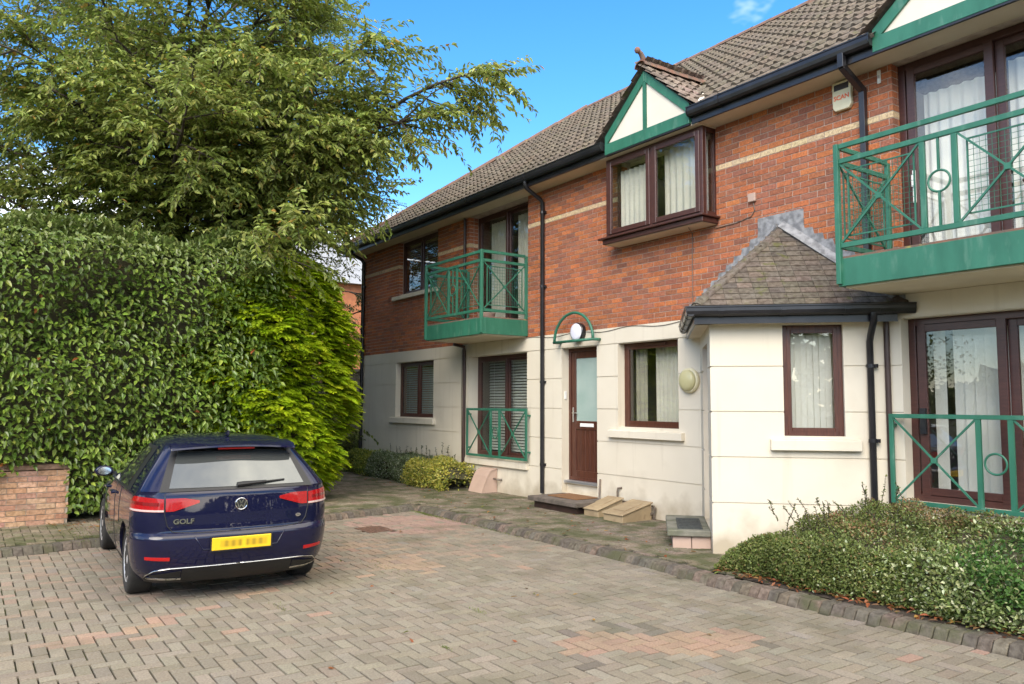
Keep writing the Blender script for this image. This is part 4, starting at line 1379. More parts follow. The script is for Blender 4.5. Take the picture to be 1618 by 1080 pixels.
meter_box(-9.02, -8.70, -.58, 'buff sloping-lidded meter box against the render, next to the front step')
meter_box(-8.50, -8.10, -.66, 'buff sloping-lidded meter box against the render, on the porch side of its twin')
b_ = MB()
b_.tube([(-9.28, -.03, .42), (-9.28, -.05, .20), (-9.27, -.06, .12), (-9.0, -.06, .10), (-8.72, -.07, .10), (-8.62, -.10, .05), (-8.62, -.12, -.04)], .014, 8)
b_.build('gas_pipe', 'copper', label='bent grey pipe from the wall into the first meter box', cat='pipe', smooth=True)
b_ = MB()
b_.tube([(-8.80, -.02, .33), (-8.86, -.05, .32), (-8.87, -.05, .27), (-8.87, -.05, .10 + .06), (-8.84, -.05, .14), (-8.1, -.05, .13), (-8.08, -.05, .11), (-8.10, -.06, .0), (-8.10, -.06, -.05)], .014, 8)
b_.lathe([(.03, 0), (.03, .05)], 10, Matrix.Translation((-8.12, -.13, .03)) @ Matrix.Rotation(R(-90), 4, 'X'))
b_.build('gas_pipe', 'copper', label='long horizontal pipe with a valve behind the second meter box', cat='pipe')
# leaning curved meter cover
mc = thing('curved_meter_cover', 'pinkish curved meter cover leaning on the render under the green railing', 'meter cover', (-12.4, -.2, PATH_Z))
pf = [(-.36, PATH_Z - .01), (-.30, .10), (-.235, .24), (-.17, .33), (-.09, .365), (-.02, .37), (-.02, PATH_Z - .01)]
b_ = MB(); b_.prism([(-12.60, y, z) for y, z in pf], (.44, 0, 0)); b_.build('cover', 'pink', mc, bevel=.012, segs=2)
b_ = MB(); pf2 = [(y - .012, z + .012) for y, z in pf[:6]] + [(y + .006, z - .004) for y, z in pf[:6]][::-1]
b_.prism([(-12.61, y, z) for y, z in pf2], (.46, 0, 0)); b_.build('front_panel', 'pink', mc)
MB().tube([(-12.16, -.10, .20), (-12.10, -.10, .20), (-12.06, -.10, .19), (-12.0, -.02, .19)], .018, 8).build('pipe', 'copper', mc)
# ================================================================== CAR
MT['paint'] = mat('dark_blue_car_paint', (.0024, .0032, .026), (.0022, .0029, .023), 3, .5, metal=.0, spec=.1, coat=1.0)
MT['carglass'] = mat('dark_car_glass', (.10, .11, .11), None, rough=.03, metal=.55, spec=1.0, coat=1.0)
MT['cartrim'] = mat('black_car_trim', (.012, .012, .013), None, rough=.45)
MT['rubber'] = mat('tyre_rubber', (.016, .016, .016), (.026, .025, .023), 20, .85, .4, 120)
MT['alloy'] = mat('alloy_wheel', (.55, .55, .56), None, rough=.3, metal=.35)
MT['chrome'] = mat('chrome', (.72, .72, .72), None, rough=.12, metal=1.0)
MT['redlens'] = mat('red_lamp_lens', (.25, .002, .004), (.36, .004, .006), 60, .2, spec=.3, coat=.6, stretch=(1, 1, 3))
MT['redlens_dark'] = mat('dark_red_lens', (.16, .004, .006), None, rough=.1, coat=.8)
MT['reflector'] = mat('red_reflector', (.42, .006, .008), None, rough=.25, coat=.5)
MT['clearlens'] = mat('clear_lamp_lens', (.50, .38, .36), None, rough=.12, coat=.6)
# plate: yellow with the blurred smudges of unreadable characters
m_, t_, b__ = _new('yellow_number_plate')
L_ = t_.links.new
tc_ = t_.nodes.new('ShaderNodeTexCoord'); sp_ = t_.nodes.new('ShaderNodeSeparateXYZ'); L_(tc_.outputs['Object'], sp_.inputs[0])
def _math(op, a, b=None):
    n = t_.nodes.new('ShaderNodeMath'); n.operation = op
    for i, q in enumerate((a, b)):
        if q is None: continue
        if isinstance(q, (int, float)): n.inputs[i].default_value = q
        else: L_(q, n.inputs[i])
    return n.outputs[0]
wave = _math('ADD', _math('MULTIPLY', _math('SINE', _math('MULTIPLY', sp_.outputs['Y'], 104.0)), .22), .62)
ay = _math('ABSOLUTE', _math('ADD', sp_.outputs['Y'], .018))
e1 = t_.nodes.new('ShaderNodeMapRange'); e1.inputs[1].default_value = .215; e1.inputs[2].default_value = .185; L_(ay, e1.inputs[0])
e2 = t_.nodes.new('ShaderNodeMapRange'); e2.inputs[1].default_value = .004; e2.inputs[2].default_value = .028; L_(ay, e2.inputs[0])
e3 = t_.nodes.new('ShaderNodeMapRange'); e3.inputs[1].default_value = .042; e3.inputs[2].default_value = .02; L_(_math('ABSOLUTE', sp_.outputs['Z']), e3.inputs[0])
fac_ = _math('MULTIPLY', _math('MULTIPLY', e1.outputs[0], e2.outputs[0]), _math('MULTIPLY', e3.outputs[0], wave))
mxp = t_.nodes.new('ShaderNodeMix'); mxp.data_type = 'RGBA'
mxp.inputs[6].default_value = (.80, .52, .02, 1); mxp.inputs[7].default_value = (.28, .19, .02, 1)
L_(fac_, mxp.inputs[0]); L_(mxp.outputs[2], b__.inputs['Base Color']); b__.inputs['Roughness'].default_value = .35
MT['plate'] = m_

car = thing('parked_car', 'dark blue hatchback parked with its rear to the drive beside the tall hedge', 'car', (-7.84, -6.07, DRIVE_Z), R(177.2), local=True)

car.scale = (.955, .955, .945)
ZK = [.17, .22, .30, .42, .52, .585, .61, .625, .64, .70, .80, .92, .975, 1.0, 1.03, 1.10, 1.20, 1.30, 1.36, 1.40, 1.43, 1.455, 1.475, 1.487]
XRK = [-.62, -.69, -.755, -.79, -.80, -.80, -.79, -.775, -.755, -.75, -.745, -.735, -.73, -.715, -.685, -.622, -.535, -.445, -.39, -.345, -.29, -.20, -.05, .18]
WK = [.78, .82, .862, .885, .893, .895, .895, .895, .895, .896, .895, .882, .868, .855, .838, .795, .728, .660, .618, .588, .555, .505, .41, .25]
XFK = [3.30, 3.38, 3.44, 3.46, 3.455, 3.44, 3.435, 3.43, 3.42, 3.38, 3.20, 2.70, 2.48, 2.38, 2.28, 2.10, 1.85, 1.58, 1.40, 1.26, 1.12, .98, .80, .62]
RCK = [.26, .26, .27, .27, .26, .25, .25, .25, .24, .22, .21, .20, .18, .15, .14, .13, .12, .12, .12, .14, .18, .22, .22, .18]


def prof_at(z):
    return (np.interp(z, ZK, XRK), np.interp(z, ZK, WK), np.interp(z, ZK, XFK), np.interp(z, ZK, RCK))


NR, NS, NF = 26, 70, 18


def half_ring(z):
    """points from rear centre round the left side (+y) to front centre."""
    xr, w, xf, rc = prof_at(z)
    pts = []
    bul = .12 if z < 1.0 else .09
    flat = w - rc
    for i in range(NR):
        u = i / (NR - 1)
        if u < .6:
            y = flat * u / .6; x = xr + bul * (y / w) ** 2
        else:
            a = (u - .6) / .4 * math.pi / 2
            y = flat + rc * math.sin(a); x = xr + bul * (y / w) ** 2 + rc * (1 - math.cos(a))
        pts.append((x, y))
    rcf = .42 * min(1, w / .8)
    x1 = xf - .16 - rcf
    x0 = pts[-1][0]
    for i in range(1, NS):
        u = i / NS
        x = x0 + (x1 - x0) * u
        y = w * (1 + .012 * math.sin(u * math.pi)) * (1 - .06 * max(0, u - .7) / .3)
        pts.append((x, y))
    wl = w * .94
    for i in range(NF):
        a = i / (NF - 1) * math.pi / 2
        x = x1 + (xf - x1) * math.sin(a); y = wl * math.cos(a) ** .75 if i < NF - 1 else 0
        pts.append((x, y))
    return np.array(pts)


def surf(a, z, off=0.0, side=1):
    """arc length a from the rear centre line at height z; offset along the outward normal."""
    def raw(a_, z_):
        p = half_ring(z_)
        s = np.concatenate([[0], np.cumsum(np.hypot(*np.diff(p, axis=0).T))])
        return np.array([np.interp(a_, s, p[:, 0]), np.interp(a_, s, p[:, 1]), z_])
    s_ = 1
    if a < 0: s_ = -1; a = -a
    p = raw(a, z)
    if off:
        e = .01
        da = raw(a + e, z) - raw(max(0, a - e), z); dz = raw(a, min(1.485, z + e)) - raw(a, max(.175, z - e))
        n = np.cross(da, dz); n /= np.linalg.norm(n) + 1e-9
        ref = p - np.array([1.4, 0, .7]); ref[2] *= .3
        if n.dot(ref) < 0: n = -n
        p = p + n * off
    p[1] *= s_ * side
    return p


def side_pt(x, z, off=0.0, side=1):
    p = half_ring(z)[NR - 1:]
    y = np.interp(x, p[:, 0], p[:, 1])
    p2 = half_ring(z + .01)[NR - 1:]
    sl = np.interp(x, p2[:, 0], p2[:, 1]) - y
    n = np.array([0, 1, -sl / .01]); n /= np.linalg.norm(n)
    return np.array([x, y * 1.0, z]) * np.array([1, side, 1]) + n * np.array([1, side, 1]) * off


zl_ = np.unique(np.concatenate([np.linspace(.17, .58, 12), np.linspace(.585, .66, 8), np.linspace(.68, .97, 11), np.linspace(.98, 1.36, 15), np.linspace(1.375, 1.487, 10)]))
rings = []
for z in zl_:
    h = half_ring(z)
    full = np.concatenate([h, (h[1:-1] * np.array([1, -1]))[::-1]])
    rings.append(np.column_stack([full, np.full(len(full), z)]))
nr = len(rings[0])
V_ = np.concatenate(rings)
F_ = [(i * nr + k, i * nr + (k + 1) % nr, (i + 1) * nr + (k + 1) % nr, (i + 1) * nr + k) for i in range(len(rings) - 1) for k in range(nr)]
me = bpy.data.meshes.new('body')
me.from_pydata([tuple(v) for v in V_], [], [f[::-1] for f in F_] + [tuple(range(nr)), tuple(range((len(rings) - 1) * nr, len(rings) * nr))[::-1]])
bm = bmesh.new(); bm.from_mesh(me); bmesh.ops.recalc_face_normals(bm, faces=bm.faces); bm.to_mesh(me); bm.free()
body = link('body', me, 'paint', car)
cut = MB()
for x in (0, 2.62):
    for s in (-1, 1):
        cut.lathe([(.352, -.5), (.352, .5)], 48, Matrix.Translation((x, s * 1.05, .325)) @ Matrix.Rotation(R(90), 4, 'X'))
cm = cut.mesh('cut'); bm = bmesh.new(); bm.from_mesh(cm); bmesh.ops.recalc_face_normals(bm, faces=bm.faces); bm.to_mesh(cm); bm.free()
co = bpy.data.objects.new('cut', cm); COL.objects.link(co)
tmp = bpy.data.objects.new('tmpbody', me); COL.objects.link(tmp)
md = tmp.modifiers.new('b', 'BOOLEAN'); md.operation = 'DIFFERENCE'; md.object = co; md.solver = 'EXACT'
dg = bpy.context.evaluated_depsgraph_get()
me2 = bpy.data.meshes.new_from_object(tmp.evaluated_get(dg))
bpy.data.objects.remove(tmp); bpy.data.objects.remove(co)
if len(me2.polygons) > 500:
    me2.materials.clear(); me2.materials.append(MT['paint']); body.data = me2; me2.name = 'body'
smooth_by_angle(body.data, .55)


def patch(name, material, a0, a1, zlo, zhi, off=.004, na=20, nz=8, side=1, parent=None, fn=None, edge=True):
    """patch on the rear: a0..a1 arc length; zlo/zhi functions of u in 0..1."""
    V, F = [], []
    fn = fn or (lambda a, z, o: surf(a, z, o, side))
    for j in range(nz + 1):
        for i in range(na + 1):
            u = i / na; a = a0 + (a1 - a0) * u
            lo, hi = zlo(u), zhi(u)
            V.append(fn(a, lo + (hi - lo) * j / nz, off))
    W_ = na + 1
    F = [(j * W_ + i, j * W_ + i + 1, (j + 1) * W_ + i + 1, (j + 1) * W_ + i) for j in range(nz) for i in range(na)]
    me = arr_mesh(name, np.array(V), F, smooth=True)
    if edge:
        b = [i for i in range(na + 1)] + [j * W_ + na for j in range(1, nz + 1)] + [nz * W_ + i for i in range(na - 1, -1, -1)] + [j * W_ for j in range(nz - 1, 0, -1)]
        V2 = [V[k] for k in b]
        cen = np.array([1.4, 0, .75])
        V3 = [v - (v - cen) / np.linalg.norm(v - cen) * (off + .012) for v in V2]
        n0 = len(V); nb = len(b)
        me = arr_mesh(name, np.array(V + V2 + V3), F + [(n0 + k, n0 + (k + 1) % nb, n0 + nb + (k + 1) % nb, n0 + nb + k) for k in range(nb)])
        fl_ = [True] * len(F) + [False] * nb
        me.polygons.foreach_set('use_smooth', fl_)
    return link(name, me, material, parent or car)


def line(name, material, pts, r, parent=None, n=6, off=.0, side=1):
    """tube following (a,z) points on the surface, subdivided."""
    P = []
    for (a0, z0), (a1, z1) in zip(pts[:-1], pts[1:]):
        k = max(1, int(math.hypot(a1 - a0, z1 - z0) / .05))
        for i in range(k): P.append(surf(a0 + (a1 - a0) * i / k, z0 + (z1 - z0) * i / k, off, side))
    P.append(surf(*pts[-1], off, side))
    b = MB(); b.tube([Vector(q) for q in P], r, n); return b.build(name, material, parent or car, smooth=True)


cst = lambda v: (lambda u: v)
# rear window with black ceramic border
wl, wh = 1.012, 1.372
def rw(u_half0, u_half1):
    def fn(a, z, o):
        v = (z - wl) / (wh - wl)
        return surf(a * (u_half0 + (u_half1 - u_half0) * v), z, o)
    return fn
hatch = patch('hatch_border', 'cartrim', -1, 1, lambda u: wl - .012 + .02 * (1 - abs(2 * u - 1) ** 3) * 0, cst(wh), .003, 40, 12, fn=rw(.69, .555))
patch('rear_window', 'carglass', -1, 1, cst(wl + .012), cst(wh - .03), .0065, 40, 12, fn=rw(.615, .50), parent=hatch)
# roof spoiler
V, F = [], []
ys = np.linspace(-.575, .575, 25)
for y in ys:
    e = (abs(y) / .575) ** 3 * .06
    V += [(-.20 + e * .3, y, 1.452 - abs(y) ** 2 * .06), (-.40, y, 1.432 - abs(y) ** 2 * .075), (-.515 + e, y, 1.402 - abs(y) ** 2 * .09), (-.52 + e, y, 1.386 - abs(y) ** 2 * .09), (-.38, y, 1.372 - abs(y) ** 2 * .09)]
for i in range(24):
    for j in range(4): F.append((i * 5 + j, i * 5 + j + 1, (i + 1) * 5 + j + 1, (i + 1) * 5 + j))
me = arr_mesh('roof_spoiler', V, F, smooth=True); spo = link('roof_spoiler', me, 'paint', car); smooth_by_angle(me, .5)
b_ = MB(); b_.box(-.50, -.46, -.17, .17, 1.362, 1.382); b_.build('brake_light', 'redlens', spo, bevel=.004)
# tail lights
for s in (1, -1):
    patch('tail_light', 'redlens', .655, 1.06, lambda u: .822 + .014 * u, lambda u: .938 + .026 * math.sin(u * 2.0) - .05 * max(0, u - .75) / .25, .007, 22, 8, side=s)
    patch('reverse_strip', 'clearlens', .655, 1.05, lambda u: .825 + .014 * u, lambda u: .842 + .014 * u, .0095, 22, 2, side=s, parent=car)
    patch('light_band', 'redlens_dark', .69, 1.04, lambda u: .878 + .02 * u, lambda u: .906 + .02 * u, .0095, 16, 2, side=s, parent=car)
    patch('hatch_light', 'redlens', .36, .64, lambda u: .895 - .068 * min(1, u * 1.3), lambda u: .918 + .024 * min(1, u * 2.2), .007, 16, 8, side=s)
    patch('reflector', 'reflector', .60, .82, lambda u: .398 + .012 * u, lambda u: .428 + .008 * u, .005, 10, 2, side=s)
    # panel gaps
    line('panel_gap', 'cartrim', [(.648, .985), (.648, .80), (.625, .70), (.58, .645), (.40, .63), (0, .628)], .0045, side=s)
    line('panel_gap', 'cartrim', [(1.06, .815), (1.05, .70), (1.10, .66), (1.22, .66)], .004, side=s)
    # bumper sculpting: chrome line, exhaust surround
    line('chrome_strip', 'chrome', [(.845, .225), (.80, .262), (.72, .308), (.60, .325), (.30, .328), (0, .330)], .006, off=.006, side=s)
    patch('tailpipe_trim', 'chrome', .49, .80, lambda u: .215 + .01 * u, lambda u: .232 + .01 * u, .012, 10, 2, side=s)
    patch('tailpipe_recess', 'cartrim', .50, .765, lambda u: .238 + .008 * u, lambda u: .302 - .035 * u, .008, 10, 4, side=s)
    patch('parking_sensor', 'paint', .70, .722, cst(.515), cst(.537), .003, 3, 3, side=s)
patch('diffuser', 'cartrim', -.49, .49, cst(.19), cst(.318), .004, 24, 5)
patch('lower_valance', 'cartrim', -.84, .84, cst(.176), cst(.235), .003, 30, 3)
# plate recess lines and plate
for s in (1, -1): line('bumper_crease', 'paint', [(.02, .48), (.33, .48), (.40, .60)], .006, side=s)
pz = .525
px = surf(0, pz)[0] - .016
plm = MB().box(-.006, .006, -.262, .262, -.057, .057).mesh('number_plate', bevel=.004)
pl = link('number_plate', plm, 'plate', car); pl.location = (px - .004, 0, pz); pl.rotation_euler = (0, R(-4), 0)
MB().box(px - .002, px + .012, -.275, .275, pz - .066, pz + .066).build('plate_frame', 'cartrim', car)
# wiper
b_ = MB(); q0 = Vector(surf(.03, 1.030, .018)); q1 = Vector(surf(-.24, 1.045, .022)); q2 = Vector(surf(-.42, 1.058, .014))
b_.tube([q0, q0.lerp(q1, .2), q1], [.022, .024, .012], 8); b_.tube([q1, q2], [.008, .006], 6); b_.bar(q0, q2, .012, .014)
b_.build('wiper', 'cartrim', hatch, smooth=False)
# badge
bc = Vector(surf(0, .868, .008))
xfb = Matrix.Translation(bc) @ Matrix.Rotation(R(-90), 4, 'Y')
badge = MB().lathe([(.001, .000), (.052, .000), (.052, .004), (.001, .004)], 32, xfb).build('badge', 'cartrim', car)
pts = [bc + Vector((-.006, .052 * math.cos(a), .052 * math.sin(a))) for a in [2 * math.pi * k / 36 for k in range(37)]]
b_ = MB(); b_.tube(pts, .0055, 8, cap=False)
P2 = lambda y, z: bc + Vector((-.006, -y, z))
for a, c in (((-.022, .044), (-.003, .006)), ((.022, .044), (.003, .006)), ((-.041, .026), (-.018, -.040)), ((.041, .026), (.018, -.040)), ((-.018, -.040), (0, -.004)), ((.018, -.040), (0, -.004))):
    b_.bar(P2(*a), P2(*c), .009, .007, up=(-1, 0, 0))
b_.build('badge_emblem', 'chrome', badge)
# lettering, read from behind: text x axis -> -y, text y axis -> z, normal -> -x
RT = Matrix(((0, 0, -1), (-1, 0, 0), (0, 1, 0)))
qa, qc = Vector(surf(.40, .735, .007)), Vector(surf(.58, .735, .007))
ex = (qa - qc).normalized(); ey = Vector((0, 0, 1)); ez_ = ex.cross(ey)
text('GOLF', (qa + qc) / 2 + ez_ * .006, .060, Matrix((ex, ey, ez_)).transposed(), 'chrome', car, 'model_lettering', 1.15, .002)
qb = Vector(surf(-.545, .725, .006))
b_ = MB(); b_.lathe([(.02, 0), (.02, .004)], 20, Matrix.Translation(qb) @ Matrix.Rotation(R(-90), 4, 'Y') @ Matrix.Diagonal((.8, 1.25, 1, 1))); ob_ = b_.build('dealer_badge', 'chrome', car)
b_ = MB()
for k_ in (-.011, 0, .011): b_.bar(qb + Vector((-.0055, k_ - .004, -.009)), qb + Vector((-.0055, k_ + .004, .009)), .003, .002, up=(-1, 0, 0))
b_.build('badge_marks', 'cartrim', ob_, kind='stuff')

# side glass, doors
for s in (1, -1):
    def sq(name, pts4, off, material, parent=None, n=10):
        V, F = [], []
        (x0, z0), (x1, z1), (x2, z2), (x3, z3) = pts4
        for j in range(n + 1):
            v = j / n
            for i in range(n + 1):
                u = i / n
                x = (x0 * (1 - u) + x1 * u) * (1 - v) + (x3 * (1 - u) + x2 * u) * v
                z = (z0 * (1 - u) + z1 * u) * (1 - v) + (z3 * (1 - u) + z2 * u) * v
                V.append(side_pt(x, z, off, s))
        F = [(j * (n + 1) + i, j * (n + 1) + i + 1, (j + 1) * (n + 1) + i + 1, (j + 1) * (n + 1) + i) for j in range(n) for i in range(n)]
        return link(name, arr_mesh(name, np.array(V), F, smooth=True), material, parent or car)
    wf = sq('window_surround', [(-.14, .985), (2.22, .965), (1.46, 1.375), (.06, 1.375)], .003, 'cartrim', n=16)
    sq('rear_side_window', [(.10, 1.0), (.78, .995), (.80, 1.355), (.26, 1.345)], .0065, 'carglass', wf)
    sq('front_side_window', [(.86, .995), (2.02, .985), (1.42, 1.352), (.88, 1.355)], .0065, 'carglass', wf)
    for xa, xb, z0, z1 in ((.82, .83, .30, .97), (1.96, 1.97, .30, .97), (.42, .43, .62, .97)):
        b_ = MB(); b_.tube([Vector(side_pt(xa + (xb - xa) * k / 8, z0 + (z1 - z0) * k / 8, 0, s)) for k in range(9)], .004, 6); b_.build('door_gap', 'cartrim', car)
    b_ = MB(); b_.tube([Vector(side_pt(-.1 + k * .2, .98 - .006 * k / 11, .004, s)) for k in range(12)], .008, 6); b_.build('belt_trim', 'cartrim', car)
    for x in (.98, 2.06 - .28 - .0):
        q = Vector(side_pt(x - .12 if x > 1.5 else x, .865, .0, s))
        b_ = MB(); b_.bar(q + Vector((-.09, s * .028, 0)), q + Vector((.10, s * .028, -.004)), .022, .030); b_.bar(q + Vector((.09, -s * .005, 0)), q + Vector((.09, s * .028, 0)), .02, .025); b_.bar(q + Vector((-.085, -s * .005, 0)), q + Vector((-.085, s * .028, 0)), .02, .025)
        b_.build('door_handle', 'paint', car, bevel=.006)
    # mirror
    q = Vector(side_pt(1.86, .985, 0, s))
    xm_ = Matrix.Translation(q + Vector((-.01, s * .12, .035)))
    mi = MB().lathe([(.01, -.085), (.055, -.075), (.085, -.03), (.09, .02), (.078, .055), (.068, .06)], 24, xm_ @ Matrix.Rotation(R(-90), 4, 'Y') @ Matrix.Diagonal((.68, 1.1, .9, 1))).build('wing_mirror', 'paint', car, smooth=True)
    MB().lathe([(.062, .058), (.062, .066), (.005, .066)], 24, xm_ @ Matrix.Rotation(R(-90), 4, 'Y') @ Matrix.Diagonal((.68, 1.1, .9, 1))).build('mirror_glass', 'chrome', mi)
    MB().bar(q + Vector((0, -s * .02, .0)), q + Vector((0, s * .06, .02)), .06, .035).build('mirror_arm', 'cartrim', mi)
    b_ = MB(); b_.prism([tuple(Vector(side_pt(.40, .20, .002, s))), tuple(Vector(side_pt(2.22, .20, .002, s))), tuple(Vector(side_pt(2.22, .255, .012, s))), tuple(Vector(side_pt(.40, .255, .012, s)))], (0, -s * .02, 0)); b_.build('sill_trim', 'cartrim', car)
# windscreen, front lamps (out of sight from here, real all the same)
V, F = [], []
for j in range(9):
    z = 1.02 + .34 * j / 8
    for i in range(15):
        a = math.pi * (.12 + .76 * i / 14)
        h = half_ring(z); xf_ = h[-1, 0]; w_ = h[NR, 1] * .86
        y = -w_ * math.cos(a); x = np.interp(abs(y), h[::-1, 1][:NF], h[::-1, 0][:NF])
        V.append((x + .004, y, z + .004))
F = [(j * 15 + i, j * 15 + i + 1, (j + 1) * 15 + i + 1, (j + 1) * 15 + i) for j in range(8) for i in range(14)]
link('windscreen', arr_mesh('windscreen', V, F, smooth=True), 'carglass', car)
for s in (1, -1):
    b_ = MB(); b_.box(3.10, 3.33, s * .52 - .12, s * .52 + .12, .60, .72); b_.build('headlight', 'clearlens', car, bevel=.03)
# aerial
b_ = MB(); b_.prism([(-.12, -.012, 1.472), (.02, -.012, 1.486), (-.10, -.012, 1.53), (-.13, -.012, 1.53)], (0, .024, 0)); b_.build('aerial', 'paint', car, bevel=.004)
# inner arches
for x in (0, 2.62):
    for s in (-1, 1):
        b_ = MB(); n = 20
        pr = [(x + .345 * math.cos(math.pi * k / n), .325 + .345 * math.sin(math.pi * k / n)) for k in range(n + 1)]
        vv = [(p[0], s * .56, p[1]) for p in pr] + [(p[0], s * .87, p[1]) for p in pr]
        b_.add(vv, [(k, k + 1, n + 2 + k, n + 1 + k) for k in range(n)]); b_.poly([(p[0], s * .56, p[1]) for p in pr])
        b_.build('arch_liner', 'cartrim', car)
# wheels
tp = [(.205, -.095), (.225, -.103), (.27, -.107), (.298, -.100), (.311, -.085), (.315, -.06), (.316, 0), (.315, .06), (.311, .085), (.298, .100), (.27, .107), (.225, .103), (.205, .095)]
tyre_me = MB().lathe(tp, 48).mesh('wheel', smooth=True)
tyre_me.materials.append(MT['rubber'])
rb = MB(); rb.lathe([(.206, -.09), (.210, -.02), (.214, .085), (.206, .10), (.196, .092), (.190, .02), (.185, -.08)], 48)
for k in range(5):
    for dlt in (-.16, .16):
        a = 2 * math.pi * k / 5 + dlt * .55; a2 = 2 * math.pi * k / 5 + dlt * 1.35
        rb.bar((.045 * math.cos(a), .045 * math.sin(a), .080), (.195 * math.cos(a2), .195 * math.sin(a2), .085), .030, .022, up=(0, 0, 1))
rb.lathe([(.002, .070), (.06, .070), (.062, .090), (.03, .098), (.002, .098)], 24)
rim_me = rb.mesh('rim'); rim_me.materials.append(MT['alloy'])
disc = MB().lathe([(.002, .015), (.15, .015), (.15, .03), (.002, .03)], 32).mesh('brake_disc'); disc.materials.append(MT['iron'])
rubm = MB()
for k in range(3):
    r0 = .3165; zc = -.05 + k * .05
    rubm.lathe([(r0, zc - .004), (r0 + .0012, zc), (r0, zc + .004)], 40)
for x in (0, 2.62):
    for s in (1, -1):
        w_ = bpy.data.objects.new('wheel', tyre_me); COL.objects.link(w_); w_.parent = car
        w_.location = (x, s * .762, .316); w_.rotation_euler = (R(-90 * s), 0, 0)
        for nm, mm in (('rim', rim_me), ('brake_disc', disc)):
            c_ = bpy.data.objects.new(nm, mm); COL.objects.link(c_); c_.parent = w_
            c_.rotation_euler = (0, 0, random.uniform(0, 1.2))
# ================================================================== VEGETATION
def unit(v):
    return v / (np.linalg.norm(v, axis=-1, keepdims=True) + 1e-9)


def leaves_mesh(name, P, D, Nn, L, W_, tint, fold=.18):
    """two quads per leaf, folded on the midrib."""
    n = len(P)
    D = unit(D); S = unit(np.cross(D, Nn)); Nn = np.cross(S, D)
    L = np.broadcast_to(np.asarray(L, float), (n,))[:, None]; W_ = np.broadcast_to(np.asarray(W_, float), (n,))[:, None]
    curl = -.12
    B = P
    T = P + D * L + Nn * curl * L
    M1 = P + D * L * .32; M2 = P + D * L * .68 + Nn * curl * .35 * L
    V = np.stack([B, M1 + S * W_ * .5 + Nn * fold * W_, M2 + S * W_ * .36 + Nn * fold * W_ * .8, T, M2 - S * W_ * .36 + Nn * fold * W_ * .8, M1 - S * W_ * .5 + Nn * fold * W_], 1).reshape(-1, 3)
    base = (np.arange(n) * 6)[:, None]
    F = np.concatenate([base + np.array([[0, 1, 2, 3]]), base + np.array([[0, 3, 4, 5]])], 1).reshape(-1, 4)
    return arr_mesh(name, V, F, np.repeat(tint, 2, 0))


def pick(pal, n, v=.2):
    pal = np.array(pal)
    w = pal[:, 3] / pal[:, 3].sum() if pal.shape[1] > 3 else None
    c = pal[RNG.choice(len(pal), n, p=w), :3]
    return c * (1 + RNG.uniform(-v, v, (n, 1))) * (1 + RNG.uniform(-.07, .07, (n, 3)))


def rnd(n): return unit(RNG.normal(size=(n, 3)))


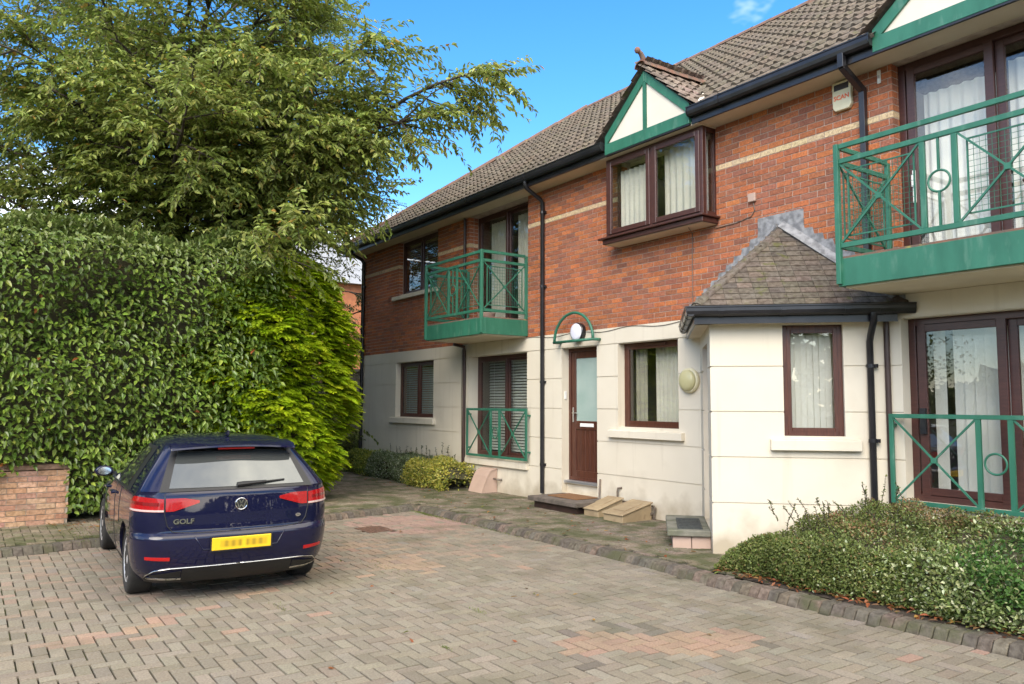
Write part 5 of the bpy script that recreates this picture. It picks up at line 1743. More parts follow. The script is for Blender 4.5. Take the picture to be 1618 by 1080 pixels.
# ------------------------------------------------------------------ trees
def tree(name, label, base, height, limbs, seed, pal, leaf, bark='bark', twigs=10, branches=12, trunk_r=.16, trunk_top=None, droop=.35, per_twig=16, group=None, extra=None, lean=(0, 0), blen=(1.0, 2.2), tlen=(.45, .95)):
    """limbs: list of (start height, azimuth deg, elevation deg, length)."""
    rs = np.random.default_rng(seed)
    t = thing(name, label, 'tree', base, group=group)
    base = np.array(base, float)
    wood = MB()
    top = base + np.array([lean[0], lean[1], trunk_top or height * .75])
    k = 9
    tr = [base + (top - base) * i / k + np.array([.10 * math.sin(i * 1.3 + seed), .10 * math.cos(i * 1.7 + seed), 0]) * (i / k) for i in range(k + 1)]
    wood.tube([Vector(q) for q in tr], [trunk_r * (1 - .8 * i / k) + .012 for i in range(k + 1)], 9)
    t_ob = wood.build('trunk', bark, t, smooth=True)
    br = MB()
    TP, TD, TLn = [], [], []
    def path(p, d, length, sag, wob, n):
        pts = [p]; q = p.copy(); d = d / np.linalg.norm(d)
        for i in range(n):
            d = d + rs.normal(size=3) * wob + np.array([0, 0, -sag / n])
            d /= np.linalg.norm(d); q = q + d * length / n; pts.append(q.copy())
        return np.array(pts)
    for lb in limbs:
        hz, az, el, ln = lb[:4]
        f = min(.98, hz / (top[2] - base[2]))
        p0 = base + (top - base) * f
        a, e = math.radians(az), math.radians(el)
        d = np.array([math.cos(a) * math.cos(e), math.sin(a) * math.cos(e), math.sin(e)])
        if len(lb) > 4:
            tg = np.array(lb[4]); ln = np.linalg.norm(tg - p0)
            cm_ = p0 * .45 + tg * .55 + np.array([0, 0, .10 * ln])
            uu = np.linspace(0, 1, 11)[:, None]
            lp_ = (1 - uu) ** 2 * p0 + 2 * uu * (1 - uu) * cm_ + uu ** 2 * tg + rs.normal(size=(11, 3)) * .04
        else:
            lp_ = path(p0, d, ln, droop * 1.0, .07, 10)
        r0 = trunk_r * (.25 + .055 * ln) * (1 - .45 * f)
        br.tube([Vector(q) for q in lp_], [r0 * (1 - .88 * i / 10) + .006 for i in range(11)], 6)
        nb = int(branches * max(.5, ln / 4))
        for b in range(nb + 3):
            u = .18 + .82 * (b + rs.random()) / nb if b < nb else .985
            i = min(9, int(u * 10)); p = lp_[i] + (lp_[i + 1] - lp_[i]) * (u * 10 - i)
            ax = unit(lp_[i + 1] - lp_[i])
            side = rs.normal(size=3); side -= ax * side.dot(ax); side /= np.linalg.norm(side)
            side[2] = side[2] * .6 + .08
            d2 = ax * rs.uniform(.35, .9) + side
            if b >= nb: d2 = ax * 1.3 + side * .35
            bl = rs.uniform(*blen) * (1.15 - .5 * u)
            bp_ = path(p, d2, bl, droop * 1.1, .10, 6)
            br.tube([Vector(q) for q in bp_], [.016 * (1 - .75 * i / 6) + .003 for i in range(7)], 4, cap=False)
            for w in range(twigs):
                u2 = .12 + .88 * (w + rs.random()) / twigs
                j = min(5, int(u2 * 6)); p2 = bp_[j] + (bp_[j + 1] - bp_[j]) * (u2 * 6 - j)
                ax2 = unit(bp_[j + 1] - bp_[j])
                sd = rs.normal(size=3); sd -= ax2 * sd.dot(ax2); sd /= np.linalg.norm(sd); sd[2] *= .5
                TP.append(p2); TD.append(ax2 * .9 + sd * .8 + np.array([0, 0, -droop * .5])); TLn.append(rs.uniform(*tlen))
    br.build('limbs', bark, t, smooth=True)
    TP, TD, TLn = np.array(TP), unit(np.array(TD)), np.array(TLn)
    # twigs as thin strips
    m = len(TP)
    E = TP + TD * TLn[:, None] + np.array([0, 0, -1]) * (TLn * droop * .35)[:, None]
    sdv = unit(np.cross(TD, np.array([0, 0, 1.0]) + rs.normal(size=(m, 3)) * .2)) * .0045
    V = np.stack([TP - sdv, TP + sdv, E + sdv * .5, E - sdv * .5], 1).reshape(-1, 3)
    F = (np.arange(m) * 4)[:, None] + np.array([[0, 1, 2, 3]])
    link('twigs', arr_mesh('twigs', V, F), bark, t, kind='stuff')
    # leaves
    n = m * per_twig
    idx = np.repeat(np.arange(m), per_twig)
    u = np.tile((np.arange(per_twig) + .5) / per_twig, m) + rs.uniform(-.03, .03, n)
    u = u ** .85
    P = TP[idx] + TD[idx] * (TLn[idx] * u)[:, None] + np.array([0, 0, -1]) * (TLn[idx] * droop * .35 * u ** 2)[:, None]
    sgn = np.where(np.arange(n) % 2 == 0, 1.0, -1.0)[:, None]
    sd = unit(np.cross(TD[idx], np.array([0, 0, 1.0])))
    D = TD[idx] * .55 + sd * sgn * .75 + np.array([0, 0, -1.0]) * rs.uniform(droop * .5, droop * 2.4, n)[:, None] + rs.normal(size=(n, 3)) * .28
    Nn = np.array([0, 0, 1.0]) + rs.normal(size=(n, 3)) * .45
    L = rs.uniform(leaf[0] * .7, leaf[0] * 1.15, n)
    tint = pick(pal, n, .25)
    grad = np.repeat(rs.uniform(.8, 1.2, m), per_twig)[:, None]
    link('crown', leaves_mesh('crown', P, D, Nn, L, L * leaf[1], tint * grad), 'leaf', t, kind='stuff')
    return t


CHERRY = [(.29, .34, .07, 5), (.24, .30, .058, 5), (.38, .43, .13, 3), (.19, .24, .05, 2.5), (.40, .39, .10, 1), (.44, .28, .06, .3)]
rs = np.random.default_rng(5)
limbs = []
for i in range(22):
    limbs.append((3.3 + 5.4 * (i / 21) ** .9, i * 137.5 + rs.uniform(-15, 15), rs.uniform(14, 30) + 30 * (i / 21), rs.uniform(3.4, 4.6) * (1 - .25 * (i / 21))))


def unproject(px, py, depth):
    v = CAM_POS + (_F + _R2 * ((px - 809) / F_PX) - _U2 * ((py - 540) / F_PX)) * depth
    return (v.x, v.y, v.z)


# long sprays reaching over the path towards the roof, and towards the drive
for hz, px, py, dd in ((4.4, 785, 122, 12.8), (4.2, 685, 190, 13.0), (4.0, 600, 240, 13.3), (3.9, 545, 290, 13.8), (3.9, 480, 315, 14.2), (5.0, 615, 80, 13.2), (4.8, 560, 140, 13.4), (4.2, 570, 215, 13.5),
                      (4.1, 490, 265, 13.6), (4.0, 420, 305, 13.6), (4.0, 320, 305, 13.4), (4.0, 210, 300, 13.3), (4.3, 330, 240, 13.0), (4.4, 450, 205, 13.0), (4.8, 250, 140, 12.9), (4.8, 130, 210, 13.0),
                      (5.4, 400, 90, 12.9), (5.8, 180, 40, 12.9), (6.0, 330, 10, 13.2), (4.0, 80, 300, 13.4), (4.7, 20, 240, 13.4), (5.5, 450, 20, 13.6), (6.2, 60, 80, 13.2), (6.6, 500, -20, 14.0),
                      (5.0, 520, 70, 14.2), (5.0, 330, 170, 12.8), (5.2, 90, 140, 13.0), (4.6, 200, 230, 12.8)):
    limbs.append((hz, 0, 0, 5.0, unproject(px - (48 if px > 470 else 0), py, dd)))
tree('cherry_tree', 'large cherry tree with drooping leafy sprays reaching from the hedge to the roof', (-15.6, -5.1, -.1), 11, limbs, 21, CHERRY, (.128, .40), trunk_r=.17, trunk_top=8.8, droop=.27, twigs=10, branches=13, per_twig=15, blen=(.7, 1.7), tlen=(.45, .9))

BIRCH = [(.21, .23, .05, 4), (.17, .21, .05, 4), (.34, .28, .05, 2), (.52, .36, .04, .8)]
limbs = [(2.2 + 7.2 * i / 21, i * 137.5, rs.uniform(25, 50), 3.4 * (1 - .5 * i / 21)) for i in range(22)]
tree('birch_tree', 'tall birch with pale trunk and yellowing leaves behind the hedge', (-18.4, -8.2, -.1), 11, limbs, 3, BIRCH, (.065, .7), 'birch_bark', twigs=8, branches=9, per_twig=15, trunk_r=.14, trunk_top=10.5, droop=.5, blen=(.8, 1.6))
DARK = [(.12, .155, .03, 4), (.15, .185, .035, 4), (.095, .125, .026, 3), (.21, .22, .045, 1)]
limbs = [(1.2 + 8.0 * i / 23, i * 137.5 + 40, rs.uniform(12, 40) + 20 * i / 23, 3.9 * (1 - .4 * i / 23)) for i in range(24)]
tree('broadleaf_tree', 'dense dark green tree standing behind the cherry and the hedge', (-19.8, -4.6, -.1), 10.5, limbs, 8, DARK, (.12, .55), twigs=8, branches=9, per_twig=12, trunk_r=.2, trunk_top=9.2, droop=.3, group=None)
limbs = [(1.0 + 9.5 * i / 25, i * 137.5 + 80, rs.uniform(20, 45), 3.0 * (1 - .4 * i / 25)) for i in range(26)]
tree('slender_tree', 'tall airy tree with small leaves rising above the cherry crown', (-20.6, -1.4, -.1), 13.5, limbs, 14, [(.14, .15, .05, 3), (.11, .13, .04, 3), (.20, .18, .05, 1)], (.07, .55), twigs=8, branches=8, per_twig=13, trunk_r=.15, trunk_top=12.5, droop=.45)
limbs = [(.8 + 6.5 * i / 19, i * 137.5 + 10, rs.uniform(10, 40), 3.8 * (1 - .4 * i / 19)) for i in range(20)]
tree('shade_tree', 'dark leafy tree behind the hedge beyond the birch', (-17.5, -11.4, -.1), 9, limbs, 31, DARK, (.11, .55), twigs=8, branches=8, per_twig=12, trunk_r=.18, trunk_top=7.8, droop=.3)
limbs = [(.5 + 4.6 * i / 15, i * 137.5 + 10, rs.uniform(10, 40), 2.6 * (1 - .3 * i / 15)) for i in range(16)]
tree('yellowing_tree', 'small tree with reddish yellow leaves beyond the corner of the building', (-25.5, .6, -.1), 6, limbs, 41, [(.16, .14, .04, 3), (.10, .12, .035, 3), (.26, .13, .05, 1)], (.09, .6), twigs=8, branches=8, per_twig=12, trunk_r=.12, trunk_top=5.2, droop=.35)


# ------------------------------------------------------------------ laurel hedge
def shell_points(n, x0, x1, y0, y1, z0, z1, wts, lump=.16, depth=.35):
    """points on the +x face, top and the two ends of a lumpy block; returns positions and outward normals."""
    P, Nn = [], []
    for face, w in wts.items():
        k = int(n * w)
        u, v = RNG.random(k), RNG.random(k)
        if face == 'x+': p = np.column_stack([np.full(k, x1), y0 + (y1 - y0) * u, z0 + (z1 - z0) * v]); nn = np.tile([1.0, 0, 0], (k, 1))
        if face == 'top': p = np.column_stack([x0 + (x1 - .34 - x0) * u, y0 + (y1 - y0) * v, np.full(k, z1)]); nn = np.tile([0, 0, 1.0], (k, 1))
        if face == 'y+': p = np.column_stack([x0 + (x1 - x0) * u, np.full(k, y1), z0 + (z1 - z0) * v]); nn = np.tile([0, 1.0, 0], (k, 1))
        P.append(p); Nn.append(nn)
    P, Nn = np.concatenate(P), np.concatenate(Nn)
    b = (np.sin(P[:, 1] * 2.3 + 1.1 * np.sin(P[:, 2] * 2.9)) + np.sin(P[:, 2] * 3.7 + P[:, 0] * 2 + 1.3 * np.sin(P[:, 1] * 3.1)) + .7 * np.sin(P[:, 1] * 7.3 + P[:, 2] * 6.1)) * lump * .5
    # round the upper shoulder
    sh = np.clip((P[:, 2] - (z1 - .5)) / .5, 0, 1) * np.clip((P[:, 0] - (x1 - .5)) / .5, 0, 1)
    off = b - depth * RNG.random(len(P)) ** 1.6 - .22 * sh
    P = P + Nn * off[:, None] - np.array([0, 0, 1.0]) * (.16 * sh)[:, None]
    return P, Nn


hd_ = thing('laurel_hedge', 'tall clipped dark green laurel hedge behind the parked car', 'hedge', (-12.9, -8, 0))
HX1, HZ1 = -12.15, 4.12
n = 40000
P, Nn = shell_points(n, -13.6, HX1, -12.5, -4.15, .10, HZ1, {'x+': .66, 'top': .34})
n = len(P)
out_ = Nn + np.array([0, 0, -.45]) + rnd(n) * .75
tint = pick([(.125, .20, .03, 5), (.10, .16, .028, 4), (.18, .26, .04, 3.4), (.24, .32, .055, 1.5), (.30, .34, .07, .3), (.30, .10, .03, .04)], n, .25)
topw = np.clip((P[:, 2] - 3.4) / .6, 0, 1)[:, None]
tint = tint * (1 - topw) + pick([(.17, .22, .06, 3), (.22, .26, .085, 2), (.14, .20, .04, 2)], n, .2) * topw
nr_ = unit(Nn * .9 + np.array([0, 0, .75]) + rnd(n) * .55)
L = RNG.uniform(.075, .135, n)
keep = ~((P[:, 1] < -6.95) & (P[:, 2] < .62 + .12 * np.sin(P[:, 1] * 5) + .1 * RNG.random(n)))
link('foliage', leaves_mesh('foliage', P[keep], out_[keep], nr_[keep], L[keep], L[keep] * .42, tint[keep], .12), 'glossleaf', hd_, kind='stuff')
b_ = MB(); b_.box(-13.5, HX1 - .46, -12.4, -4.2, .05, HZ1 - .34); b_.build('light_block_core', 'core', hd_)  # solid dark box added inside the hedge to block light between the leaves
for k in range(45):
    b_ = MB()
    y = random.uniform(-10, -4.3); z = random.uniform(.3, 2.6); x = HX1 - .42
    q = Vector((x, y, z)); pts = [q]
    d = Vector((random.uniform(.1, .5), random.uniform(-1, 1), random.uniform(-.2, .8)))
    for i in range(4): q = q + d * .14; d = d + Vector((random.uniform(-.2, .1), random.uniform(-.4, .4), random.uniform(-.3, .3))); pts.append(q.copy())
    b_.tube(pts, [.014, .012, .010, .008, .005], 5, cap=False)
    b_.build('stem', 'bark', hd_)

# lime conifer at the end of the hedge
cf = thing('lime_conifer', 'bright lime green feathery conifer at the end of the hedge', 'conifer', (-13.5, -3.3, 0))
n = 9500
th = RNG.uniform(-2.2, 1.5, n); hz = RNG.random(n) ** .8
zc = .12 + 3.95 * hz
rad = (1.30 + .10 * np.sin(th * 3 + zc * 2.3)) * np.where(hz > .62, np.sqrt(np.clip(1 - ((hz - .62) / .42) ** 2, .05, 1)), 1) * np.where(hz < .15, .80 + .2 * hz / .15, 1)
rad = rad * (.90 + .13 * np.sin(zc * 5.5 + th * 5))
c0 = np.array([-13.40, -4.05, 0])
rd = np.column_stack([np.cos(th), np.sin(th), np.zeros(n)])
P0 = c0 + rd * np.array([1.05, 1.18, 1]) * (rad * RNG.uniform(.80, 1.0, n))[:, None] + np.column_stack([np.zeros(n), np.zeros(n), zc])
D0 = unit(rd + rnd(n) * .35 + np.array([0, 0, .05]))
# flat drooping sprays: a fan of blades on either side of a short rachis
PP, DD, NN, LL, TT = [], [], [], [], []
sc_tint = pick([(.44, .56, .02, 4), (.37, .50, .02, 4), (.54, .63, .03, 2), (.25, .36, .02, 1.6)], n, .2)
lens = RNG.uniform(.12, .22, n)
updir = unit(np.array([0, 0, 1.0]) + rnd(n) * .35)
sdir = unit(np.cross(D0, updir))
for k in range(6):
    u = (k + .5) / 6
    for s in (-1, 1):
        PP.append(P0 + D0 * (lens * u)[:, None] - np.array([0, 0, 1.0]) * (lens * .35 * u ** 2)[:, None])
        DD.append(D0 * .8 + sdir * s * .9 + np.array([0, 0, -.25]) + rnd(n) * .15); NN.append(updir)
        LL.append(lens * (.68 - .40 * u)); TT.append(sc_tint * (0.85 + .3 * u))
P, D, Nn, L, tint = np.concatenate(PP), np.concatenate(DD), np.concatenate(NN), np.concatenate(LL), np.concatenate(TT)
link('foliage', leaves_mesh('foliage', P, D, Nn, L, L * .42, tint, .1), 'limeleaf', cf, kind='stuff')
b_ = MB(); b_.lathe([(.55, .1), (.85, .5), (.9, 2.4), (.6, 3.2), (.15, 3.6)], 18, Matrix.Translation((c0[0] - .1, c0[1], 0))); b_.build('light_block_core', 'core', cf)  # solid core added behind the sprays, blocks light like the hedge box
MB().tube([Vector((c0[0], c0[1], -.1)), Vector((c0[0], c0[1], .9))], .10, 8).build('trunk', 'bark', cf)


# ------------------------------------------------------------------ shrubs
def shrub(name, label, n, surf_fn, pal, leaf, aspect, cat='shrub', group=None, gloss='leaf', updir=.5, core=None, base=(0, 0, 0)):
    t = thing(name, label, cat, base, group=group)
    P, Nn = surf_fn(n)
    n = len(P)
    D = Nn * .5 + rnd(n) * .9 + np.array([0, 0, updir * .5])
    N2 = unit(Nn * .8 + np.array([0, 0, .7]) + rnd(n) * .6)
    L = RNG.uniform(leaf * .65, leaf * 1.25, n)
    tint = pick(pal, n, .22) if not callable(pal) else pal(P, n)
    link('foliage', leaves_mesh('foliage', P, D, N2, L, L * aspect, tint, .12), gloss, t, kind='stuff')
    if core: core(t)
    return t


def mound(x0, x1, y0, y1, h, lump=.07, z0=-.05, depth=.14, endl=.35, endr=.35, seed=0., taper=None):
    def height(x, y):
        ex = np.clip(np.minimum((x - x0) / endl, (x1 - x) / endr), 0, 1)
        ey = np.clip((y - y0) / .22, 0, 1)
        b = lump * (np.sin(x * 6.1 + seed + 1.2 * np.sin(y * 7)) + np.sin(y * 8.3 + x * 3.3 + seed) + .6 * np.sin(x * 15 + y * 11)) * .5
        hh = h * np.sqrt(np.clip(1 - (1 - ex) ** 2, 0, 1)) * np.sqrt(np.clip(1 - (1 - ey) ** 2, 0, 1))
        if taper is not None: hh = hh * taper(x, y)
        return z0 + hh + b * np.clip(hh / h, 0, 1)
    def fn(n):
        ns = int(n * .58)
        x = RNG.uniform(x0, x1, ns); y = RNG.uniform(y0, y1, ns)
        z = height(x, y)
        e = .02
        nx = -(height(x + e, y) - height(x - e, y)) / (2 * e); ny = -(height(x, y + e) - height(x, y - e)) / (2 * e)
        Nn = unit(np.column_stack([nx, ny, np.ones(ns)]))
        P = np.column_stack([x, y, z])
        # front skirt gets extra leaves down to the ground
        nk = n - ns
        x = RNG.uniform(x0, x1, nk); v = RNG.random(nk)
        yy = y0 + .03 + .20 * v ** 2.2
        zt = height(x, yy + .04)
        z = z0 + (zt - z0) * v ** .7
        yb = y0 + .06 * np.sin(x * 5 + seed) + .10 * (v - .5) ** 2
        P2 = np.column_stack([x, yb + .12 * v ** 3, z]); N2 = np.tile(unit(np.array([[.1, -1.0, .35]])), (nk, 1))
        P = np.concatenate([P, P2]); Nn = np.concatenate([Nn, N2])
        P = P - Nn * (depth * RNG.random(len(P)) ** 1.5)[:, None] + rnd(len(P)) * .012
        return P, Nn
    fn.height = height
    fn.box = (x0, x1, y0, y1)
    return fn


def core_of(fn, z0=-.06, sh=.12):
    def c(t):
        x0, x1, y0, y1 = fn.box
        xs = np.linspace(x0 + .08, x1 - .08, 40); ys = np.linspace(y0 + .12, y1, 10)
        X, Y = np.meshgrid(xs, ys)
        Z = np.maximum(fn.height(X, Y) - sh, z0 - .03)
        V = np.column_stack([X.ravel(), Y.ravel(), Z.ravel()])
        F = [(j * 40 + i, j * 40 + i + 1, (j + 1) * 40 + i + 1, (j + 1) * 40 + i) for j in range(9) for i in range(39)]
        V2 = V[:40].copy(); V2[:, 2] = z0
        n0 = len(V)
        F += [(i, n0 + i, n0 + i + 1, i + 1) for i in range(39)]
        link('light_block_core', arr_mesh('light_block_core', np.concatenate([V, V2]), F), 'core', t)  # closed sheet added under the leaves, blocks light through the shrub
    return c


def sprigs(t, pts, h, pal, leaf, asp, mat_='leaf', lean=.25):
    wood = MB(); PP, DD, NN = [], [], []
    for x, y, z in pts:
        hh = h * random.uniform(.6, 1.2)
        d = Vector((random.uniform(-lean, lean), random.uniform(-lean, lean * .3), 1)); q = Vector((x, y, z)); pl_ = [q.copy()]
        for i in range(6):
            q = q + d.normalized() * hh / 6; d += Vector((random.uniform(-lean, lean) * .5, random.uniform(-lean, lean) * .5, -.05)); pl_.append(q.copy())
        wood.tube(pl_, [.004] * 6 + [.002], 4, cap=False)
        for i in range(int(hh / leaf * 2.6)):
            u = random.random() * 5.99; j = int(u); p = pl_[j].lerp(pl_[j + 1], u - j)
            PP.append(p); DD.append(Vector((random.uniform(-1, 1), random.uniform(-1, 1), random.uniform(-.1, .9)))); NN.append(Vector((0, 0, 1)))
    n = len(PP)
    wood.build('sprig_stems', 'bark', t, kind='stuff')
    L = RNG.uniform(leaf * .7, leaf * 1.2, n)
    link('sprig_leaves', leaves_mesh('sprig_leaves', np.array([tuple(q) for q in PP]), np.array([tuple(q) for q in DD]), np.array([tuple(q) for q in NN]) + rnd(n) * .4, L, L * asp, pick(pal, n)), mat_, t, kind='stuff')


# big bed beside the porch: dark cotoneaster merging into white-edged euonymus
COT = [(.14, .18, .042, 5), (.17, .21, .055, 4), (.24, .27, .085, 3), (.10, .13, .035, 2.5), (.26, .17, .07, .7)]
EUO = [(.15, .205, .06, 4), (.21, .27, .085, 3), (.48, .52, .27, 3), (.62, .64, .42, 1.7), (.33, .40, .15, 3), (.09, .13, .035, 2)]


def cot_col(P, n):
    c = pick(COT, n, .25)
    c = np.where(RNG.random((n, 1)) < np.clip((P[:, :1] + 4.6) / 1.1, 0, 1) * .35, pick(EUO, n, .25), c)
    f = np.clip((P[:, 2] - .34) / .22, 0, 1)[:, None] * (np.sin(P[:, 0] * 5 + P[:, 1] * 7) > -.35)[:, None]
    return np.where(RNG.random((n, 1)) < f * .75, pick([(.28, .16, .08, 2), (.24, .21, .09, 3), (.34, .23, .12, 1)], n), c)


slope_ = lambda x, y: .64 + .36 * np.clip((y + 1.9) / 1.2, 0, 1)
fnA = mound(-5.35, -3.50, -1.95, -.18, .62, .08, endl=1.05, endr=.03, seed=1.0, taper=slope_)
sa_ = shrub('cotoneaster_shrub', 'spreading small-leaved dark shrub with brownish top at the porch corner', 34000, fnA, cot_col, .027, .62, core=core_of(fnA), base=(-4.5, -1, -.05))
sprigs(sa_, [(-4.95 + random.uniform(-.3, .9), -1.3 + random.uniform(-.25, .5), .40 + random.uniform(-.08, .1)) for _ in range(16)], .26, COT, .028, .6, lean=.6)
sprigs(sa_, [(-4.66, -.45, .52), (-4.55, -.35, .55), (-4.70, -.35, .5), (-4.4, -.3, .55), (-4.30, -.35, .55)], .30, COT, .03, .6, lean=.35)
sprigs(sa_, [(x_, y_, float(fnA.height(np.array(x_), np.array(y_))) - .06) for x_, y_ in [(random.uniform(-4.9, -3.6), random.uniform(-1.8, -.3)) for _ in range(34)]], .15, COT, .028, .6, lean=.7)
fnB = mound(-3.72, .4, -1.95, -.18, .62, .08, endl=.03, endr=.4, seed=1.0, taper=slope_)


def euo_col(P, n):
    c = pick(EUO, n, .2)
    g_ = (np.sin(P[:, 0] * 4.1 + 1.3 * np.sin(P[:, 1] * 3.3)) + np.sin(P[:, 2] * 7 + P[:, 0] * 2.7) > .75)[:, None]
    c = np.where(g_ & (RNG.random((n, 1)) < .75), pick([(.07, .16, .03, 2), (.10, .21, .04, 2), (.05, .11, .03, 1)], n), c)
    f = np.clip((P[:, 1] + 1.0) / .6, 0, 1)[:, None]
    c = np.where(RNG.random((n, 1)) < np.clip((-2.9 - P[:, :1]) / .9, 0, 1) * .8, pick(COT, n, .25), c)
    return np.where(RNG.random((n, 1)) < f * .5, pick([(.20, .11, .055, 2), (.15, .13, .055, 3)], n), c)


sb_ = shrub('euonymus_shrub', 'white-edged variegated shrub in the bed under the sliding doors', 36000, fnB, euo_col, .036, .56, core=core_of(fnB), base=(-2.5, -1, -.05))

sprigs(sb_, [(x_, y_, float(fnB.height(np.array(x_), np.array(y_))) - .06) for x_, y_ in [(random.uniform(-3.6, -1.6), random.uniform(-1.85, -.3)) for _ in range(46)]], .14, EUO, .034, .56, lean=.7)
# low shrubs along the far wall
f1 = mound(-18.0, -16.35, -.72, -.06, .50, .05, endl=.3, endr=.15, seed=.3)
shrub('golden_shrub', 'low yellow-green shrub against the wall by the far corner drainpipe', 6500, f1, [(.38, .40, .05, 3), (.25, .30, .05, 3), (.14, .20, .04, 2), (.5, .5, .15, 1)], .04, .55, core=core_of(f1), base=(-17.2, -.4, -.05))
f2 = mound(-16.5, -14.35, -.78, -.06, .52, .05, endl=.2, endr=.2, seed=2.3)
s2 = shrub('silver_shrub', 'low silvery green shrub with upright shoots under the ground-floor window', 8500, f2, [(.19, .235, .12, 4), (.28, .32, .20, 2), (.12, .17, .06, 3), (.45, .48, .34, 1.4)], .04, .55, core=core_of(f2), base=(-15.4, -.4, -.05))
sprigs(s2, [(-14.3 - .17 * k + random.uniform(-.08, .08), -.22 + random.uniform(-.1, .05), .38) for k in range(11)], .30, [(.07, .11, .045, 2), (.10, .14, .06, 2)], .04, .5, lean=.10)
f3 = mound(-14.55, -12.75, -.86, -.06, .50, .06, endl=.3, endr=.35, seed=5.1)
s3 = shrub('yellow_shrub', 'low bright yellow variegated shrub next to the curved meter cover', 8500, f3, [(.62, .55, .10, 4), (.72, .64, .22, 2), (.34, .36, .06, 3), (.16, .23, .04, 2)], .042, .55, core=core_of(f3), base=(-13.6, -.4, -.05))
sprigs(s3, [(-13.5 - .16 * k + random.uniform(-.05, .05), -.15, .34) for k in range(5)], .38, [(.07, .11, .045, 2), (.10, .14, .06, 2)], .04, .5, lean=.10)
f4 = mound(-22.5, -19.2, .6, 2.0, .7, .1, endl=.4, endr=.4, seed=3)
shrub('dark_shrub', 'dark shrub in the shaded gap beyond the building corner', 6000, f4, DARK, .07, .5, core=core_of(f4), base=(-21, 1.2, -.05))

# weeds and moss tufts in the joints (grass clumps nobody would count)
PP = []
for (x, y, z, r_, k) in ((-10.95, -2.24, DRIVE_Z, .25, 260), (-10.5, -2.25, DRIVE_Z, .35, 300), (-7.6, -4.5, DRIVE_Z, .25, 60), (-5.6, -4.6, DRIVE_Z, .06, 40), (-8.9, -2.23, DRIVE_Z, .5, 160), (-6.6, -5.9, DRIVE_Z, .1, 40), (-11.1, -6.9, DRIVE_Z + .08, .4, 240), (-4.9, -5.3, DRIVE_Z, .04, 30)):
    a = RNG.normal(size=(k, 2)) * np.array([r_, .025 if y > -2.3 else r_ * .3])
    PP.append(np.column_stack([x + a[:, 0], y + a[:, 1], np.full(k, z)]))
P = np.concatenate(PP); n = len(P)
link('grass_tufts', leaves_mesh('grass_tufts', P, np.array([0, 0, .8]) + rnd(n) * .7, rnd(n), RNG.uniform(.012, .03, n), .004, pick([(.10, .17, .03, 2), (.16, .20, .03, 2), (.2, .2, .05, 1)], n)), 'leaf', kind='stuff', label='small grass and moss tufts growing in the paving joints', cat='grass')
# fallen leaves
PP = []
for k, x0, x1, y0, y1, z in ((420, -5.3, -1.2, -2.06, -1.80, -.045), (60, -12.2, -11.4, -7.2, -5.6, -.04), (45, -18, -12.6, -1.2, -.75, -.04), (70, -12.2, -6.0, -2.0, -.7, -.042), (25, -10, -4, -6.5, -2.5, DRIVE_Z + .006)):
    PP.append(np.column_stack([RNG.uniform(x0, x1, k), RNG.uniform(y0, y1, k), z + RNG.uniform(.002, .02, k)]))
P = np.concatenate(PP); n = len(P)
D = rnd(n); D[:, 2] *= .2
link('fallen_leaves', leaves_mesh('fallen_leaves', P, D, np.array([0, 0, 1.0]) + rnd(n) * .35, RNG.uniform(.035, .085, n), RNG.uniform(.018, .035, n), pick([(.30, .10, .04, 4), (.22, .12, .05, 3), (.35, .20, .06, 1.5), (.18, .20, .05, 1)], n)), 'leaf', kind='stuff', label='brown and orange fallen leaves along the kerb and beds', cat='leaves')

# ================================================================== GARDEN WALL AND BACKGROUND
gw = thing('garden_wall', 'low pinkish brick garden wall under the left end of the hedge', 'wall', (-12.35, -9.5, PATH_Z))
gwall = MB().box(-12.60, -12.262, -12.6, -6.95, -.1, .66).build('mortar_core', 'pale_mortar', gw)
gbm = MB().box(-.5, .5, -.5, .5, -.5, .5).mesh('brick'); gbm.materials.append(MT['gardenbrick'])
for c in range(10):
    z = -.06 + c * .073 + .0325
    y = -12.6 + (.1125 if c % 2 else 0)
    while y < -6.95:
        y0, y1 = max(y, -12.6), min(y + .215, -6.945)
        if y1 - y0 > .04 and y1 > -9.4:
            o = link('brick', gbm, None, gw)
            o.location = (-12.30 + random.uniform(-.004, .004), (y0 + y1) / 2, z); o.scale = (.10, y1 - y0, .063)
            o.color = (*jitter(random.choice([(.50, .30, .19), (.46, .26, .17), (.54, .35, .23), (.43, .25, .18), (.48, .28, .22)]), .15), 1)
        y += .225
cop = MB().box(-12.62, -12.255, -12.6, -6.94, .672, .735).build('coping', 'gardenbrick', gw, bevel=.006)
cop.color = (.30, .19, .13, 1)
# dim boundary wall closing the gap beside the building
bw = thing('boundary_wall', 'tall dingy concrete boundary wall in the shaded gap beside the building', 'wall', (-24, 2, 0))
MB().box(-24.3, -24.0, -6, 9, -.2, 2.6).build('panel', 'dark_render', bw)
MB().box(-24.35, -23.95, -6, 9, 2.6, 2.68).build('coping', 'concrete', bw)
for y in (-4, -1.5, 1, 3.5, 6): MB().box(-24.0, -23.9, y, y + .2, -.2, 2.6).build('pier', 'dark_render', bw)
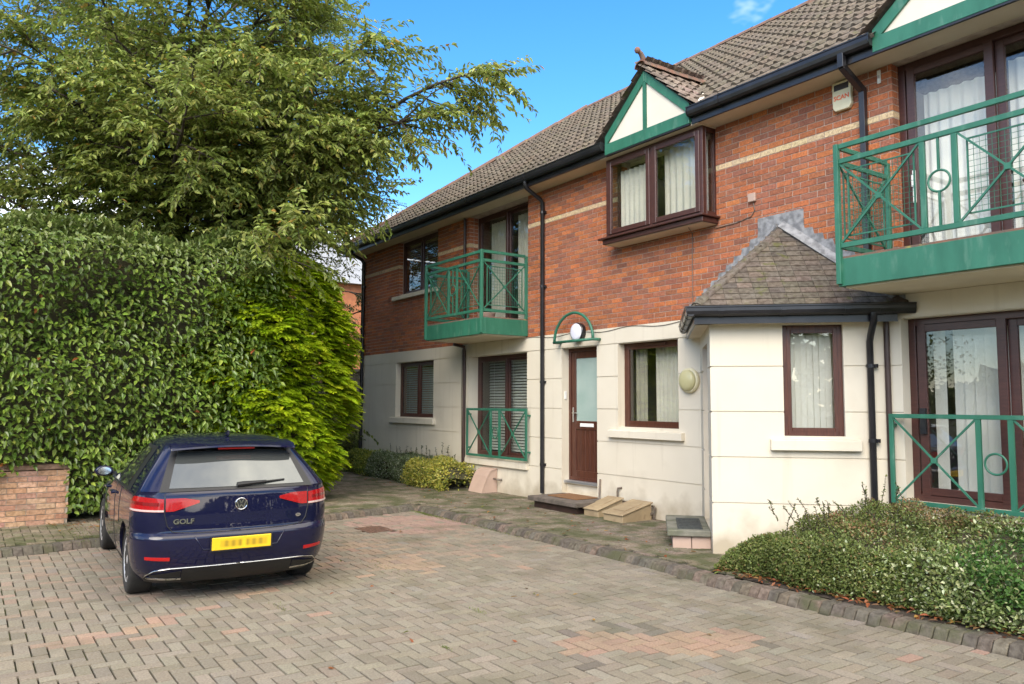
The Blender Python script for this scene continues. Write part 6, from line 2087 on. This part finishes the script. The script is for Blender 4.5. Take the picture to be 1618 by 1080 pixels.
# house beyond, glimpsed through the leaves
fh = thing('far_house', 'orange brick house with grey slate roof glimpsed beyond the trees', 'house', (-40, 6, 0))
MB().box(-46, -36, 2, 16, -.2, 7.4).build('wall', 'far_brick', fh)
b_ = MB(); b_.prism([(-46.4, 1.6, 7.4), (-35.6, 1.6, 7.4), (-41, 1.6, 10.6)], (0, 14.8, 0)); b_.build('roof', 'slate', fh)
for y in (4, 8, 12):
    for z in (1.2, 4.6):
        o = MB().box(-36, -35.95, y, y + 1.3, z, z + 1.5).build('window', 'white_plastic', fh)
        MB().box(-35.95, -35.93, y + .1, y + 1.2, z + .1, z + 1.4).build('pane', 'carglass', o)
# terrace across the road behind the viewer, seen only as reflections
oh = thing('opposite_house', 'pale rendered house across the drive, seen reflected in the glass doors', 'house', (8, -26, 0))
MB().box(-6, 22, -34, -26, -.2, 5.0).build('wall', 'render', oh)
b_ = MB(); b_.prism([(-6.4, -34.4, 5.0), (-6.4, -25.6, 5.0), (-6.4, -30, 8.2)], (28.8, 0, 0)); b_.build('roof', 'slate', oh)
for x in (-4, 0, 4, 8, 12, 16):
    for z in (.9, 3.2):
        o = MB().box(x, x + 1.4, -26.0, -25.95, z, z + 1.2).build('window', 'upvc', oh)
        MB().box(x + .08, x + 1.32, -25.95, -25.93, z + .08, z + 1.12).build('pane', 'carglass', o)

# distant belt of trees all round, one mass
belt = []
for k in range(26000):
    a = RNG.uniform(0, 2 * math.pi)
    r_ = 95 + RNG.uniform(0, 20)
    top_ = 8.5 + 3.0 * math.sin(a * 7) + 2.0 * math.sin(a * 17 + 1) + 1.2 * math.sin(a * 41)
    belt.append((r_ * math.cos(a) - 6, r_ * math.sin(a), RNG.random() ** .8 * top_))
P = np.array(belt); n = len(P)
link('woodland', leaves_mesh('woodland', P, rnd(n), rnd(n), RNG.uniform(1.2, 2.6, n), RNG.uniform(.9, 1.9, n), pick(DARK, n, .3)), 'leaf', kind='stuff', label='distant belt of mixed trees round the estate', cat='trees')
# undergrowth filling the strip between hedge and trees
ug = []
n = 26000
P = np.column_stack([RNG.uniform(-27, -13.8, n), RNG.uniform(-22, -2.6, n), RNG.random(n) ** .7 * 5.6])
P[:, 2] *= .75 + .3 * np.sin(P[:, 1] * 1.7 + P[:, 0]) * .6
link('undergrowth', leaves_mesh('undergrowth', P, rnd(n) + np.array([0, 0, -.3]), np.array([0, 0, 1.0]) + rnd(n) * .6, RNG.uniform(.10, .22, n), RNG.uniform(.06, .12, n), pick(DARK, n, .3)), 'leaf', kind='stuff', label='tangle of leafy undergrowth behind the laurel hedge', cat='undergrowth')
